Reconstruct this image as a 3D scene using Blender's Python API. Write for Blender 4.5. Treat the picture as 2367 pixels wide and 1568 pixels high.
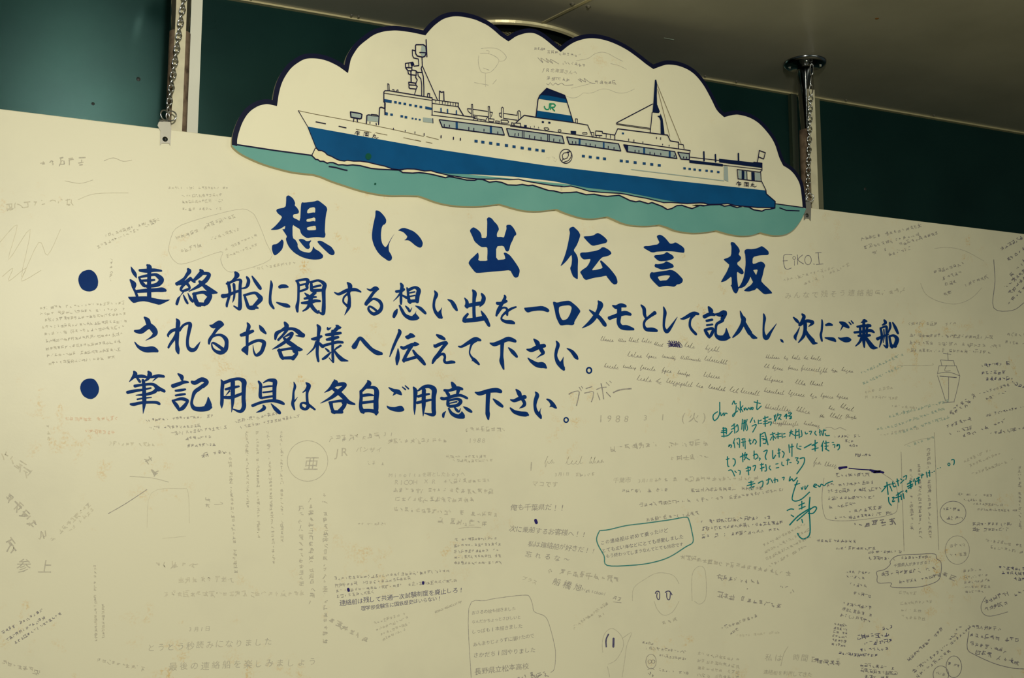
import bpy, math, random
from mathutils import Vector, Matrix
from mathutils.geometry import tessellate_polygon

for o in list(bpy.data.objects):
    bpy.data.objects.remove(o, do_unlink=True)
scene = bpy.context.scene
COL = scene.collection

# ------------------------------------------------------------------ camera
IW, IH, F = 2367.0, 1568.0, 2600.0
YAW, PITCH, CAMZ = math.radians(23.6), math.radians(7.58), 1.5
FWD = Vector((math.sin(YAW)*math.cos(PITCH), math.cos(YAW)*math.cos(PITCH), math.sin(PITCH)))
RGT = Vector((math.cos(YAW), -math.sin(YAW), 0))
UPV = RGT.cross(FWD)
CAM = Vector((0, 0, CAMZ))
cam = bpy.data.cameras.new('camera')
cam.sensor_width = 36.0
cam.lens = F/IW*36.0
cam.clip_start = 0.02
camo = bpy.data.objects.new('camera', cam)
COL.objects.link(camo)
camo.matrix_world = Matrix(((RGT.x, UPV.x, -FWD.x, CAM.x), (RGT.y, UPV.y, -FWD.y, CAM.y),
                            (RGT.z, UPV.z, -FWD.z, CAM.z), (0, 0, 0, 1)))
scene.camera = camo

# ------------------------------------------------------------------ light
vs = scene.view_settings
vs.view_transform = 'Standard'; vs.look = 'None'; vs.gamma = 1.0; vs.use_curve_mapping = False
vs.exposure = 0.0
w = bpy.data.worlds.new('daylight_world'); scene.world = w
w.use_nodes = True
w.node_tree.nodes['Background'].inputs[0].default_value = (0.60, 0.80, 0.84, 1)
w.node_tree.nodes['Background'].inputs[1].default_value = 0.11

def area(name, loc, target, sx, sy, power, color):
    l = bpy.data.lights.new(name, 'AREA'); l.shape = 'RECTANGLE'
    l.size, l.size_y, l.energy, l.color = sx, sy, power, color
    o = bpy.data.objects.new(name, l); COL.objects.link(o)
    o.location = loc
    o.rotation_euler = (Vector(target)-Vector(loc)).to_track_quat('-Z', 'Y').to_euler()
    return o
#LIGHTS
def spot(name, loc, target, power, color, angle, blend, radius):
    l = bpy.data.lights.new(name, 'SPOT'); l.energy, l.color = power, color
    l.spot_size, l.spot_blend, l.shadow_soft_size = math.radians(angle), blend, radius
    o = bpy.data.objects.new(name, l); COL.objects.link(o); o.location = loc
    o.rotation_euler = (Vector(target)-Vector(loc)).to_track_quat('-Z', 'Y').to_euler()
    return o
spot('flash_lamp', (0.12, -0.10, 2.10), (0.42, 1.9, 1.66), 99, (1.0, 0.968, 0.86), 108, 1.0, .06)
area('ceiling_tube_lamp', (0.0, -0.45, 2.32), (0.0, 1.0, 1.6), 1.3, .06, 1.6, (0.82, 1.0, 0.96))
area('ceiling_tube_lamp', (1.9, -0.45, 2.32), (1.9, 1.0, 1.6), 1.3, .06, 1.6, (0.82, 1.0, 0.96))
area('floor_bounce_fill', (2.4, -1.1, 2.2), (2.5, -0.3, 0.0), 1.4, 1.0, 22, (1.0, 0.98, 0.88))  # unseen fill added so its bounce off the floor brightens the ceiling
#END

# ------------------------------------------------------------------ picture plane geometry
def ray(x, y):
    return FWD*F + RGT*(x-IW/2) + UPV*(IH/2-y)
def at(x, y, Y):                 # point of the upright plane y = Y
    d = ray(x, y); return CAM + d*(Y/d.y)
def atz(x, y, z):                # point of the level plane
    d = ray(x, y); return CAM + d*((z-CAMZ)/d.z)

B = 1.9                          # front face of the board
BT = 0.015                       # board thickness
CT = 0.011                       # thickness of the cloud cut-out
YC = B - CT
P = B + BT + 0.003 + 0.017       # axis of the poles
ZC = atz(1866, 148, 3).z if False else at(1866, 146, P).z   # ceiling height
_d = ray(1183, 108); W = _d.y*(ZC-CAMZ)/_d.z                # wall behind
ZT = sum(at(x, y, B).z for x, y in ((340, 291), (531, 314), (1877, 480), (2367, 545)))/4

# ------------------------------------------------------------------ materials
def lin(c): return tuple(((v/255.0)/12.92 if v/255.0 <= .04045 else ((v/255.0+.055)/1.055)**2.4) for v in c)
MATS = {}
def mat(name, rgb, rough=.5, metal=0.0, spec=.5, noise=None, bump=0.0, bscale=60):
    m = bpy.data.materials.new(name); m.use_nodes = True
    nt = m.node_tree; b = nt.nodes['Principled BSDF']
    c = lin(rgb)+(1,)
    b.inputs['Base Color'].default_value = c
    b.inputs['Roughness'].default_value = rough
    b.inputs['Metallic'].default_value = metal
    b.inputs['Specular IOR Level'].default_value = spec
    if noise or bump:
        tc = nt.nodes.new('ShaderNodeNewGeometry')
        if noise:
            sc, rgb2, lo, hi = noise
            n = nt.nodes.new('ShaderNodeTexNoise'); n.inputs['Scale'].default_value = sc; n.inputs['Detail'].default_value = 5
            nt.links.new(tc.outputs['Position'], n.inputs['Vector'])
            r = nt.nodes.new('ShaderNodeMapRange'); r.inputs[1].default_value = lo; r.inputs[2].default_value = hi
            nt.links.new(n.outputs[0], r.inputs[0])
            mx = nt.nodes.new('ShaderNodeMix'); mx.data_type = 'RGBA'
            mx.inputs[6].default_value = c; mx.inputs[7].default_value = lin(rgb2)+(1,)
            nt.links.new(r.outputs[0], mx.inputs[0]); nt.links.new(mx.outputs[2], b.inputs['Base Color'])
        if bump:
            n2 = nt.nodes.new('ShaderNodeTexNoise'); n2.inputs['Scale'].default_value = bscale
            nt.links.new(tc.outputs['Position'], n2.inputs['Vector'])
            bp = nt.nodes.new('ShaderNodeBump'); bp.inputs['Strength'].default_value = bump; bp.inputs['Distance'].default_value = .002
            nt.links.new(n2.outputs[0], bp.inputs['Height']); nt.links.new(bp.outputs[0], b.inputs['Normal'])
    MATS[name] = m
    return m

CREAM = (236, 229, 194)
def stained(name, base, amount):
    """cream gloss paint with clustered rusty-yellow speckles and faint grime"""
    m = mat(name, base, .42, spec=.35)
    nt = m.node_tree; b = nt.nodes['Principled BSDF']
    g = nt.nodes.new('ShaderNodeNewGeometry')
    def noise(scale, detail=4, rough=.6):
        n = nt.nodes.new('ShaderNodeTexNoise'); n.inputs['Scale'].default_value = scale
        n.inputs['Detail'].default_value = detail; n.inputs['Roughness'].default_value = rough
        nt.links.new(g.outputs['Position'], n.inputs['Vector']); return n.outputs[0]
    def rng(s, lo, hi, a=0.0, c=1.0):
        r = nt.nodes.new('ShaderNodeMapRange'); r.inputs[1].default_value = lo; r.inputs[2].default_value = hi
        r.inputs[3].default_value = a; r.inputs[4].default_value = c
        nt.links.new(s, r.inputs[0]); return r.outputs[0]
    def mul(a, c):
        k = nt.nodes.new('ShaderNodeMath'); k.operation = 'MULTIPLY'
        nt.links.new(a, k.inputs[0])
        if isinstance(c, float): k.inputs[1].default_value = c
        else: nt.links.new(c, k.inputs[1])
        return k.outputs[0]
    cl = rng(noise(5.5, 3), .52, .68); mid = rng(noise(34, 4), .56, .66); fine = rng(noise(260, 3), .44, .60)
    sp = mul(mul(mul(cl, mid), fine), amount)
    mx = nt.nodes.new('ShaderNodeMix'); mx.data_type = 'RGBA'
    mx.inputs[6].default_value = lin(base)+(1,); mx.inputs[7].default_value = lin((222, 176, 88))+(1,)
    nt.links.new(sp, mx.inputs[0])
    mx2 = nt.nodes.new('ShaderNodeMix'); mx2.data_type = 'RGBA'
    mx2.inputs[7].default_value = lin((196, 190, 164))+(1,)
    nt.links.new(mul(rng(noise(3.0, 5), .45, .75), .35), mx2.inputs[0]); nt.links.new(mx.outputs[2], mx2.inputs[6])
    nt.links.new(mx2.outputs[2], b.inputs['Base Color'])
    n2 = nt.nodes.new('ShaderNodeTexNoise'); n2.inputs['Scale'].default_value = 220
    nt.links.new(g.outputs['Position'], n2.inputs['Vector'])
    bp = nt.nodes.new('ShaderNodeBump'); bp.inputs['Strength'].default_value = .12; bp.inputs['Distance'].default_value = .0006
    nt.links.new(n2.outputs[0], bp.inputs['Height']); nt.links.new(bp.outputs[0], b.inputs['Normal'])
    return m
stained('board_paint', CREAM, .95)
stained('sign_paint', (244, 237, 200), .25)
mat('cream', (240, 229, 182), .5)
mat('sign_edge', (214, 208, 170), .6)
mat('blue_lettering', (0, 48, 112), .6, spec=.1, noise=(25, (6, 56, 118), .4, .7))
mat('navy', (22, 20, 58), .5, spec=.12)
mat('navyfill', (8, 28, 66), .45, spec=.12)
mat('band', (14, 18, 46), .45, spec=.12)
mat('blue', (4, 84, 134), .4, spec=.12, noise=(14, (2, 74, 120), .4, .7))
mat('sea', (106, 166, 154), .45, spec=.12, noise=(9, (116, 174, 160), .4, .7))
mat('slate', (28, 76, 122), .5, spec=.12)
mat('grey', (168, 182, 172), .55, spec=.12)
mat('green', (34, 150, 106), .5, spec=.12)
mat('olive', (128, 112, 82), .6, spec=.12)
mat('darkgreen', (8, 84, 62), .5, spec=.12)
mat('teal', (0, 126, 128), .5, spec=.12, noise=(160, (34, 142, 136), .45, .7))
mat('tealline', (66, 140, 132), .6, spec=.12, noise=(120, (98, 152, 138), .45, .65))
mat('inknavy', (44, 36, 104), .5, spec=.12)
mat('p1', (222, 213, 180), .7, noise=(150, (206, 198, 170), .4, .65))
mat('p2', (208, 199, 170), .7, noise=(150, (182, 175, 154), .4, .65))
mat('p3', (184, 175, 156), .7, noise=(150, (140, 134, 128), .4, .65))
mat('p4', (146, 138, 134), .7, noise=(150, (100, 96, 110), .4, .65))
mat('p5', (92, 86, 116), .6, noise=(150, (60, 56, 96), .4, .65))
mat('pred', (236, 204, 168), .7)
mat('pgreen', (176, 190, 168), .7, noise=(150, (150, 176, 160), .4, .65))
mat('wall_green', (29, 66, 61), .24, metal=.6, noise=(5, (22, 56, 53), .35, .7), bump=.10, bscale=2.6)
mat('ceiling_paint', (172, 168, 148), .26, spec=.5, noise=(4, (156, 153, 134), .35, .7), bump=.04, bscale=5)
mat('floor_paint', (206, 196, 166), .5, noise=(20, (188, 178, 150), .4, .7))
mat('chrome', (205, 205, 200), .10, 1.0)
mat('chrome_dark', (120, 122, 122), .16, 1.0)
mat('chain_steel', (214, 212, 206), .18, 1.0)
mat('zinc', (150, 146, 132), .5, .8)
mat('sleeve', (150, 128, 104), .55, noise=(60, (92, 74, 60), .45, .7))
mat('flat_bar', (216, 208, 172), .35, noise=(30, (196, 188, 156), .4, .7))
mat('frame_cream', (240, 238, 214), .45)
mat('frame_dark', (52, 60, 44), .4)
mat('frame_cream_shaded', (112, 110, 82), .45)  # frame cream darkened to olive: dimmer light on right strip put into colour
mat('moulding', (210, 198, 150), .35, .3)
mat('vent_dark', (34, 40, 34), .5)
mat('vent_mesh', (168, 160, 118), .4)
mat('rust', (128, 84, 26), .7)

# ------------------------------------------------------------------ object helpers
def link(name, me, parent=None, loc=(0, 0, 0), label=None, category=None, group=None, kind=None):
    o = bpy.data.objects.new(name, me); COL.objects.link(o)
    o.location = loc
    if parent is not None: o.parent = parent
    for k, v in (('label', label), ('category', category), ('group', group), ('kind', kind)):
        if v: o[k] = v
    return o
def wloc(o):
    v = Vector(o.location); p = o.parent
    while p is not None: v += p.location; p = p.parent
    return v
class MB:
    def __init__(s): s.v = []; s.f = []; s.sm = []
    def face(s, pts, smooth=False):
        n = len(s.v); s.v += [Vector(p) for p in pts]; s.f.append(list(range(n, n+len(pts)))); s.sm.append(smooth)
    def box(s, a, b):
        x0, y0, z0 = a; x1, y1, z1 = b
        c = [(x0,y0,z0),(x1,y0,z0),(x1,y1,z0),(x0,y1,z0),(x0,y0,z1),(x1,y0,z1),(x1,y1,z1),(x0,y1,z1)]
        n = len(s.v); s.v += [Vector(p) for p in c]
        for q in ((0,3,2,1),(4,5,6,7),(0,1,5,4),(1,2,6,5),(2,3,7,6),(3,0,4,7)):
            s.f.append([n+i for i in q]); s.sm.append(False)
    def lathe(s, prof, c=(0,0,0), n=32, smooth=True, axis='z'):
        k = len(s.v); cx, cy, cz = c
        for r, h in prof:
            for i in range(n):
                a = 2*math.pi*i/n
                if axis == 'z': s.v.append(Vector((cx+r*math.cos(a), cy+r*math.sin(a), cz+h)))
                else: s.v.append(Vector((cx+r*math.cos(a), cy+h, cz+r*math.sin(a))))
        for j in range(len(prof)-1):
            for i in range(n):
                q = [k+j*n+i, k+j*n+(i+1)%n, k+(j+1)*n+(i+1)%n, k+(j+1)*n+i]
                s.f.append(q if axis == 'z' else q[::-1]); s.sm.append(smooth)
    def tube(s, pts, r, n=8, closed=False):
        pts = [Vector(p) for p in pts]; k = len(s.v); m = len(pts)
        for i, p in enumerate(pts):
            a = pts[(i-1) % m] if (closed or i > 0) else p
            b = pts[(i+1) % m] if (closed or i < m-1) else p
            t = (b-a).normalized(); u = t.cross(Vector((0.31, 0.87, 0.39))).normalized(); v = t.cross(u)
            for j in range(n):
                g = 2*math.pi*j/n; s.v.append(p+u*(r*math.cos(g))+v*(r*math.sin(g)))
        for i in range(m if closed else m-1):
            i2 = (i+1) % m
            for j in range(n):
                s.f.append([k+i*n+j, k+i*n+(j+1)%n, k+i2*n+(j+1)%n, k+i2*n+j]); s.sm.append(True)
        if not closed:
            s.f.append([k+j for j in range(n)][::-1]); s.sm.append(False)
            s.f.append([k+(m-1)*n+j for j in range(n)]); s.sm.append(False)
    def build(s, name, material, parent=None, origin=None, **kw):
        if origin is None:
            if not s.v: return None
            lo = Vector([min(v[i] for v in s.v) for i in range(3)]); hi = Vector([max(v[i] for v in s.v) for i in range(3)])
            origin = (lo+hi)/2
        origin = Vector(origin)
        me = bpy.data.meshes.new(name)
        me.from_pydata([tuple(v-origin) for v in s.v], [], s.f)
        me.polygons.foreach_set('use_smooth', s.sm)
        me.materials.append(MATS[material]); me.update()
        loc = origin - (wloc(parent) if parent is not None else Vector((0, 0, 0)))
        return link(name, me, parent, loc, **kw)
def empty(name, loc, **kw):
    o = link(name, None, None, loc, **kw); o.empty_display_size = .05; return o

# ------------------------------------------------------------------ flat brush work on an upright face
def catmull(pts, k=5, closed=False):
    n = len(pts)
    if n < 3: return [tuple(map(float, p)) for p in pts]
    out = []; D = len(pts[0])
    for i in range(n if closed else n-1):
        p0 = pts[(i-1) % n] if (closed or i > 0) else pts[0]
        p1 = pts[i]; p2 = pts[(i+1) % n]
        p3 = pts[(i+2) % n] if (closed or i+2 < n) else pts[-1]
        for j in range(k):
            t = j/k
            out.append(tuple(.5*(2*p1[d]+(p2[d]-p0[d])*t+(2*p0[d]-5*p1[d]+4*p2[d]-p3[d])*t*t+(3*p1[d]-p0[d]-3*p2[d]+p3[d])*t**3) for d in range(D)))
    if not closed: out.append(tuple(map(float, pts[-1])))
    return out
class Flat:
    """collects flat painted shapes given in photograph coordinates, laid on the plane y = Y"""
    def __init__(s, Y): s.m = MB(); s.Y = Y; s.k = 0
    def lift(s): s.k = (s.k+1) % 40      # every stroke lies a hair over the one before
    def tri(s, pts): s.m.face([at(x, y, s.Y-s.k*8e-6) for x, y in pts])
    def poly(s, outer, holes=(), smooth=True):
        s.lift(); loops = [outer]+list(holes)
        if smooth:
            sl = []
            for lp in loops:
                q = []
                n = len(lp)
                for i in range(n):
                    a, b = lp[i], lp[(i+1) % n]
                    q += [(a[0]*.8+b[0]*.2, a[1]*.8+b[1]*.2), (a[0]*.2+b[0]*.8, a[1]*.2+b[1]*.8)]
                sl.append(q)
            loops = sl
        vl = [[Vector((x, -y, 0)) for x, y in lp] for lp in loops]
        flat = [p for lp in loops for p in lp]
        for t in tessellate_polygon(vl):
            s.orient([flat[i] for i in t])
    def orient(s, p):
        a = sum(p[i][0]*p[(i+1) % len(p)][1]-p[(i+1) % len(p)][0]*p[i][1] for i in range(len(p)))
        s.tri(p if a < 0 else p[::-1])
    def disc(s, x, y, rx, ry=None, rot=0.0, n=10):
        s.lift(); ry = rx if ry is None else ry
        c, si = math.cos(rot), math.sin(rot)
        s.orient([(x+rx*math.cos(2*math.pi*i/n)*c-ry*math.sin(2*math.pi*i/n)*si, y+rx*math.cos(2*math.pi*i/n)*si+ry*math.sin(2*math.pi*i/n)*c) for i in range(n)])
    def ribbon(s, pts, closed=False):
        s.lift(); n = len(pts); L = []; R = []
        for i, (x, y, wd) in enumerate(pts):
            a = pts[(i-1) % n] if (closed or i > 0) else pts[0]
            b = pts[(i+1) % n] if (closed or i < n-1) else pts[-1]
            dx, dy = b[0]-a[0], b[1]-a[1]; l = math.hypot(dx, dy) or 1
            nx, ny = -dy/l*wd/2, dx/l*wd/2
            L.append((x+nx, y+ny)); R.append((x-nx, y-ny))
        for i in range(n if closed else n-1):
            j = (i+1) % n
            s.orient([L[i], L[j], R[j]]); s.orient([L[i], R[j], R[i]])
    def brush(s, pts):
        s.ribbon(catmull(pts, 5))
        for i, (x, y, wd) in enumerate(pts):
            end = i in (0, len(pts)-1)
            if wd > 1.5:
                if end: s.disc(x, y, wd*.54, wd*.44, math.radians(50), 10)
                else: s.disc(x, y, wd*.49, None, 0, 10)
    def line(s, pts, wd, smooth=False):
        p = [(x, y, wd) for x, y in pts]
        if smooth and len(p) > 2: s.ribbon(catmull(p, 4))
        else:
            for i in range(len(p)-1): s.ribbon(p[i:i+2])
            if wd > 1:
                for x, y, _ in p: s.disc(x, y, wd/2, None, 0, 6)
    def ring(s, x, y, rx, ry, wd, n=28):
        s.ribbon([(x+rx*math.cos(2*math.pi*i/n), y+ry*math.sin(2*math.pi*i/n), wd) for i in range(n)], True)

GL = {}
def glyph(ch):
    if ch not in GL:
        cu = bpy.data.curves.new('glyph', 'FONT'); cu.body = ch; cu.resolution_u = 2
        o = bpy.data.objects.new('glyph', cu); COL.objects.link(o)
        me = bpy.data.meshes.new_from_object(o.evaluated_get(bpy.context.evaluated_depsgraph_get()))
        me.calc_loop_triangles()
        V = [(v.co.x, v.co.y) for v in me.vertices]
        GL[ch] = (V, [tuple(t.vertices) for t in me.loop_triangles], (min(v[0] for v in V)+max(v[0] for v in V))/2 if V else 0)
        bpy.data.objects.remove(o, do_unlink=True); bpy.data.meshes.remove(me); bpy.data.curves.remove(cu)
    return GL[ch]
RND = random.Random(7)
def written(fl, text, a, b, h):
    n = len(text)
    if n > 1: h = min(h, 1.0*math.hypot(b[0]-a[0], b[1]-a[1])/(n-1)*(1.6 if text.isascii() else 1.02))
    ang = math.atan2(b[1]-a[1], b[0]-a[0]) if n > 1 else 0
    for i, ch in enumerate(text):
        t = i/(n-1) if n > 1 else 0
        cx = a[0]+(b[0]-a[0])*t; cy = a[1]+(b[1]-a[1])*t+RND.uniform(-.06, .06)*h
        V, T, mx = glyph(ch)
        r = ang+RND.uniform(-.07, .07); k = h*RND.uniform(.92, 1.08)*(1.15 if ord(ch) < 128 else 1)
        c, s_ = math.cos(r), math.sin(r); sh = .12+RND.uniform(-.05, .05)
        Q = []
        for x, y in V:
            yy = (y-.38); xx = (x-mx)+sh*yy
            Q.append((cx+k*(xx*c+yy*s_), cy+k*(xx*s_-yy*c)))
        for q in T: fl.orient([Q[i] for i in q])
def scrawl(fl, n, a, b, h):
    """a run of small indistinct kanji-like pen marks"""
    ang = math.atan2(b[1]-a[1], b[0]-a[0])
    if abs(abs(ang)-math.pi/2) < .35: ang = 0
    c, s_ = math.cos(ang), math.sin(ang)
    wd = max(.95, h*.105)
    n = max(n, int(round(math.hypot(b[0]-a[0], b[1]-a[1])/(h*.98)))+1)
    for i in range(n):
        t = i/(n-1) if n > 1 else 0
        if RND.random() < .05: continue
        cx = a[0]+(b[0]-a[0])*t+RND.uniform(-.06, .06)*h; cy = a[1]+(b[1]-a[1])*t+RND.uniform(-.08, .08)*h
        sz = h*RND.uniform(.65, 1.05); st = []
        kana = RND.random() < .35
        if kana:
            for _ in range(RND.choice((2, 2, 3))):
                x0, y0 = RND.uniform(-.4, .1), RND.uniform(-.4, .2); p = [(x0, y0)]
                for _ in range(RND.choice((1, 2, 3))):
                    x0 += RND.uniform(-.25, .45); y0 += RND.uniform(-.15, .4)
                    p.append((max(-.5, min(.5, x0)), max(-.5, min(.5, y0))))
                st.append(p)
        else:
            for _ in range(RND.choice((3, 3, 4))):
                y0 = RND.uniform(-.45, .45); x0 = RND.uniform(-.5, -.1); st.append([(x0, y0), (RND.uniform(.05, .5), y0+RND.uniform(-.1, .03))])
            for _ in range(RND.choice((1, 2, 2))):
                x0 = RND.uniform(-.4, .4); st.append([(x0, RND.uniform(-.5, -.1)), (x0+RND.uniform(-.12, .12), RND.uniform(.1, .5))])
            if RND.random() < .6: st.append([(RND.uniform(-.1, .2), RND.uniform(-.2, .1)), (RND.choice((-.4, .45)), .48)])
        for p in st:
            fl.ribbon([(cx+sz*(x*c-y*s_), cy+sz*(x*s_+y*c), wd*RND.uniform(.8, 1.15)) for x, y in p])
def cursive(fl, a, b, h):
    """one loosely joined-up handwritten word"""
    L = math.hypot(b[0]-a[0], b[1]-a[1]); c, s_ = (b[0]-a[0])/L, (b[1]-a[1])/L
    n = max(2, int(L/(h*.42))); xh = h*.42; pts = []
    for i in range(n):
        x = L*i/n; st = L/n; u = RND.random()
        up = h*.85 if (u < .22 or i == 0) else xh*RND.uniform(.8, 1.1)
        dn = h*.45 if (.22 <= u < .32) else 0
        pts += [(x, 0), (x+st*.45+up*.18, -up), (x+st*.30, -up*.35), (x+st*.38-dn*.2, dn)]
        if RND.random() < .4: pts += [(x+st*.65, -xh*.6), (x+st*.75, -xh*.1)]
    pts.append((L, -xh*.3))
    q = catmull([(a[0]+x*c-y*s_, a[1]+x*s_+y*c, .95) for x, y in pts], 3)
    fl.ribbon(q)

def nums(t): return tuple(float(v) for v in t.split(','))
def paint_groups(text, starts):
    """splits drawing data into items; every line is one shape"""
    items = []; cur = None; ox = oy = 0.0; sc = 1.0
    for ln in text.strip().splitlines():
        k, _, rest = ln.partition(' ')
        if k in starts: cur = (rest.split(), []); items.append(cur)
        if k == '@':
            ox, oy, sc = (float(v) for v in rest.split())
            if '@' not in starts: continue
        if k in ('@', 'G', 'N'): continue
        cur[1].append((k, rest, ox, oy, sc))
    return items
def draw(fl, shapes, smooth_lines):
    pend = None; holes = []
    def flush():
        nonlocal pend, holes
        if pend: fl.poly(pend, holes, smooth=not straight)
        pend = None; holes = []
    straight = not smooth_lines
    for k, rest, ox, oy, sc in shapes:
        X = lambda p: (ox+p[0]/sc, oy+p[1]/sc)
        if k != 'H': flush()
        tk = rest.split()
        if k == 'P': pend = [X(nums(t)) for t in tk]
        elif k == 'H': holes.append([X(nums(t)) for t in tk])
        elif k == 'S': fl.brush([X(nums(t))+(nums(t)[2]/sc,) for t in tk])
        elif k == 'L': fl.line([X(nums(t)) for t in tk[1:]], float(tk[0])/sc, smooth_lines)
        elif k == 'O':
            v = nums(tk[0]); fl.ring(*X(v), v[2]/sc, v[3]/sc, v[4]/sc)
        elif k == 'E':
            v = nums(tk[0]); fl.disc(*X(v), v[2]/sc, v[3]/sc, 0, 16)
        elif k == 'Q':
            h = float(tk[0])/sc/2
            for t in tk[1:]:
                x, y = X(nums(t)); fl.poly([(x-h, y-h*.92), (x+h, y-h*.72), (x+h, y+h*.92), (x-h, y+h*.72)], smooth=False)
        elif k == 'T': written(fl, tk[0], X(nums(tk[1])), X(nums(tk[2])), float(tk[3])/sc)
        elif k == 'K': scrawl(fl, int(tk[0]), X(nums(tk[1])), X(nums(tk[2])), float(tk[3])/sc)
        elif k == 'C': cursive(fl, X(nums(tk[0])), X(nums(tk[1])), float(tk[2])/sc)
    flush()

# ================================================================== the setting
X0, X1, Y0 = -3.2, 5.6, -3.4
m = MB(); m.box((X0, Y0, -.06), (X1, W+.06, 0)); m.build('floor', 'floor_paint', kind='structure')
m = MB(); m.box((X0, W, 0), (X1, W+.06, ZC+.05)); wall = m.build('wall_back', 'wall_green', kind='structure')
for k, (x, y, r) in enumerate(((320, 183, 4), (215, 240, 3), (2000, 437, 4), (1640, 30, 0))):
    if r:
        p = at(x, y, W); mm = MB(); mm.lathe([(.0001, -.0006), (r*.0009, -.0004), (r*.0010, 0)], (p.x, W, p.z), 10, axis='y')
        mm.build('rust_spot', 'vent_dark', wall)
# ceiling in two sheets with a cover strip over the joint
ja, jb = atz(1255, 52, ZC), atz(1360, 0, ZC)
jd = (jb-ja).normalized()
je = ja + jd*4.2
jw = ja - jd*((ja.y-W)/jd.y if False else (W-ja.y)/(-jd.y))
ceil = empty('ceiling', (0, 0, ZC), kind='structure')
def sheet(pts, name='ceiling_panel'):
    mm = MB(); lo = [Vector((p[0], p[1], ZC)) for p in pts]; hi = [Vector((p[0], p[1], ZC+.03)) for p in pts]
    mm.face(lo[::-1]); mm.face(hi)
    for i in range(len(pts)):
        j = (i+1) % len(pts); mm.face([lo[i], lo[j], hi[j], hi[i]])
    mm.build(name, 'ceiling_paint', ceil)
g = .0008
sheet([(X0, Y0), (je.x-g, Y0), (je.x-g, je.y), (jw.x-g, W), (X0, W)])
sheet([(je.x+g, Y0), (X1, Y0), (X1, W), (jw.x+g, W), (je.x+g, je.y)])
nrm = Vector((jd.y, -jd.x, 0))
mm = MB()
q0, q1 = ja, ja+jd*3
for s0, s1, z0 in ((-.0035, .0035, .0012),):
    c = [q0+nrm*s0, q0+nrm*s1, q1+nrm*s1, q1+nrm*s0]
    mm.face([Vector((p.x, p.y, ZC-z0)) for p in c]); 
    for i in range(4):
        a, b = c[i], c[(i+1) % 4]
        mm.face([Vector((a.x, a.y, ZC)), Vector((b.x, b.y, ZC)), Vector((b.x, b.y, ZC-z0)), Vector((a.x, a.y, ZC-z0))])
mm.build('joint_strip', 'moulding', ceil)
for x, y in ((1323, 9), (1360, 15)):
    p = atz(x, y, ZC); d = (p-ja); t = d.dot(jd); off = d.dot(nrm)
    for k in range(6):
        q = ja+jd*(t+.16*k)+nrm*off
        mm = MB(); mm.lathe([(.0001, -.0030), (.0022, -.0026), (.0040, -.0006), (.0052, -.0006), (.0055, 0)], (q.x, q.y, ZC), 14)
        mm.build('screw', 'zinc', ceil)
for x, y in ((2027, 43), (722, 40)):
    q = atz(x, y, ZC); mm = MB(); mm.lathe([(.0001, -.0008), (.003, -.0006), (.0042, 0)], (q.x, q.y, ZC), 10); mm.build('rust_spot', 'rust', ceil)
q = atz(1546, 90, ZC); mm = MB(); mm.box((q.x-.012, q.y-.001, ZC-.0004), (q.x+.012, q.y+.001, ZC+.001)); mm.build('scratch', 'pgreen', ceil)
# moulding along the joint of wall and ceiling
m = MB(); m.box((X0, W-.010, ZC-.0035), (X1, W, ZC)); tr = m.build('trim_1', 'moulding', kind='structure')
for x in (577, 811, 828, 1628, 1700, 1950, 2150):
    d = ray(x, 100); px = d.x*(W-.02)/d.y
    mm = MB(); mm.lathe([(.0001, -.0028), (.0022, -.0022), (.0034, 0)], (px, W-.02, ZC), 10); mm.build('rivet', 'zinc', tr)

# upright frame strips on the wall behind each pole
def strip(n, px0, px1, ypx, depth, matn):
    a, b = at(px0, ypx, W-depth).x, at(px1, ypx, W-depth).x
    mm = MB(); mm.box((a, W-depth, 0), (b, W, ZC-.0035)); mm.build('trim_%d' % n, matn, kind='structure')
strip(2, 424, 463, 150, .012, 'frame_cream')
strip(3, 1874, 1899, 350, .012, 'frame_cream_shaded')
strip(4, 1833, 1846, 350, .012, 'frame_dark')

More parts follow.
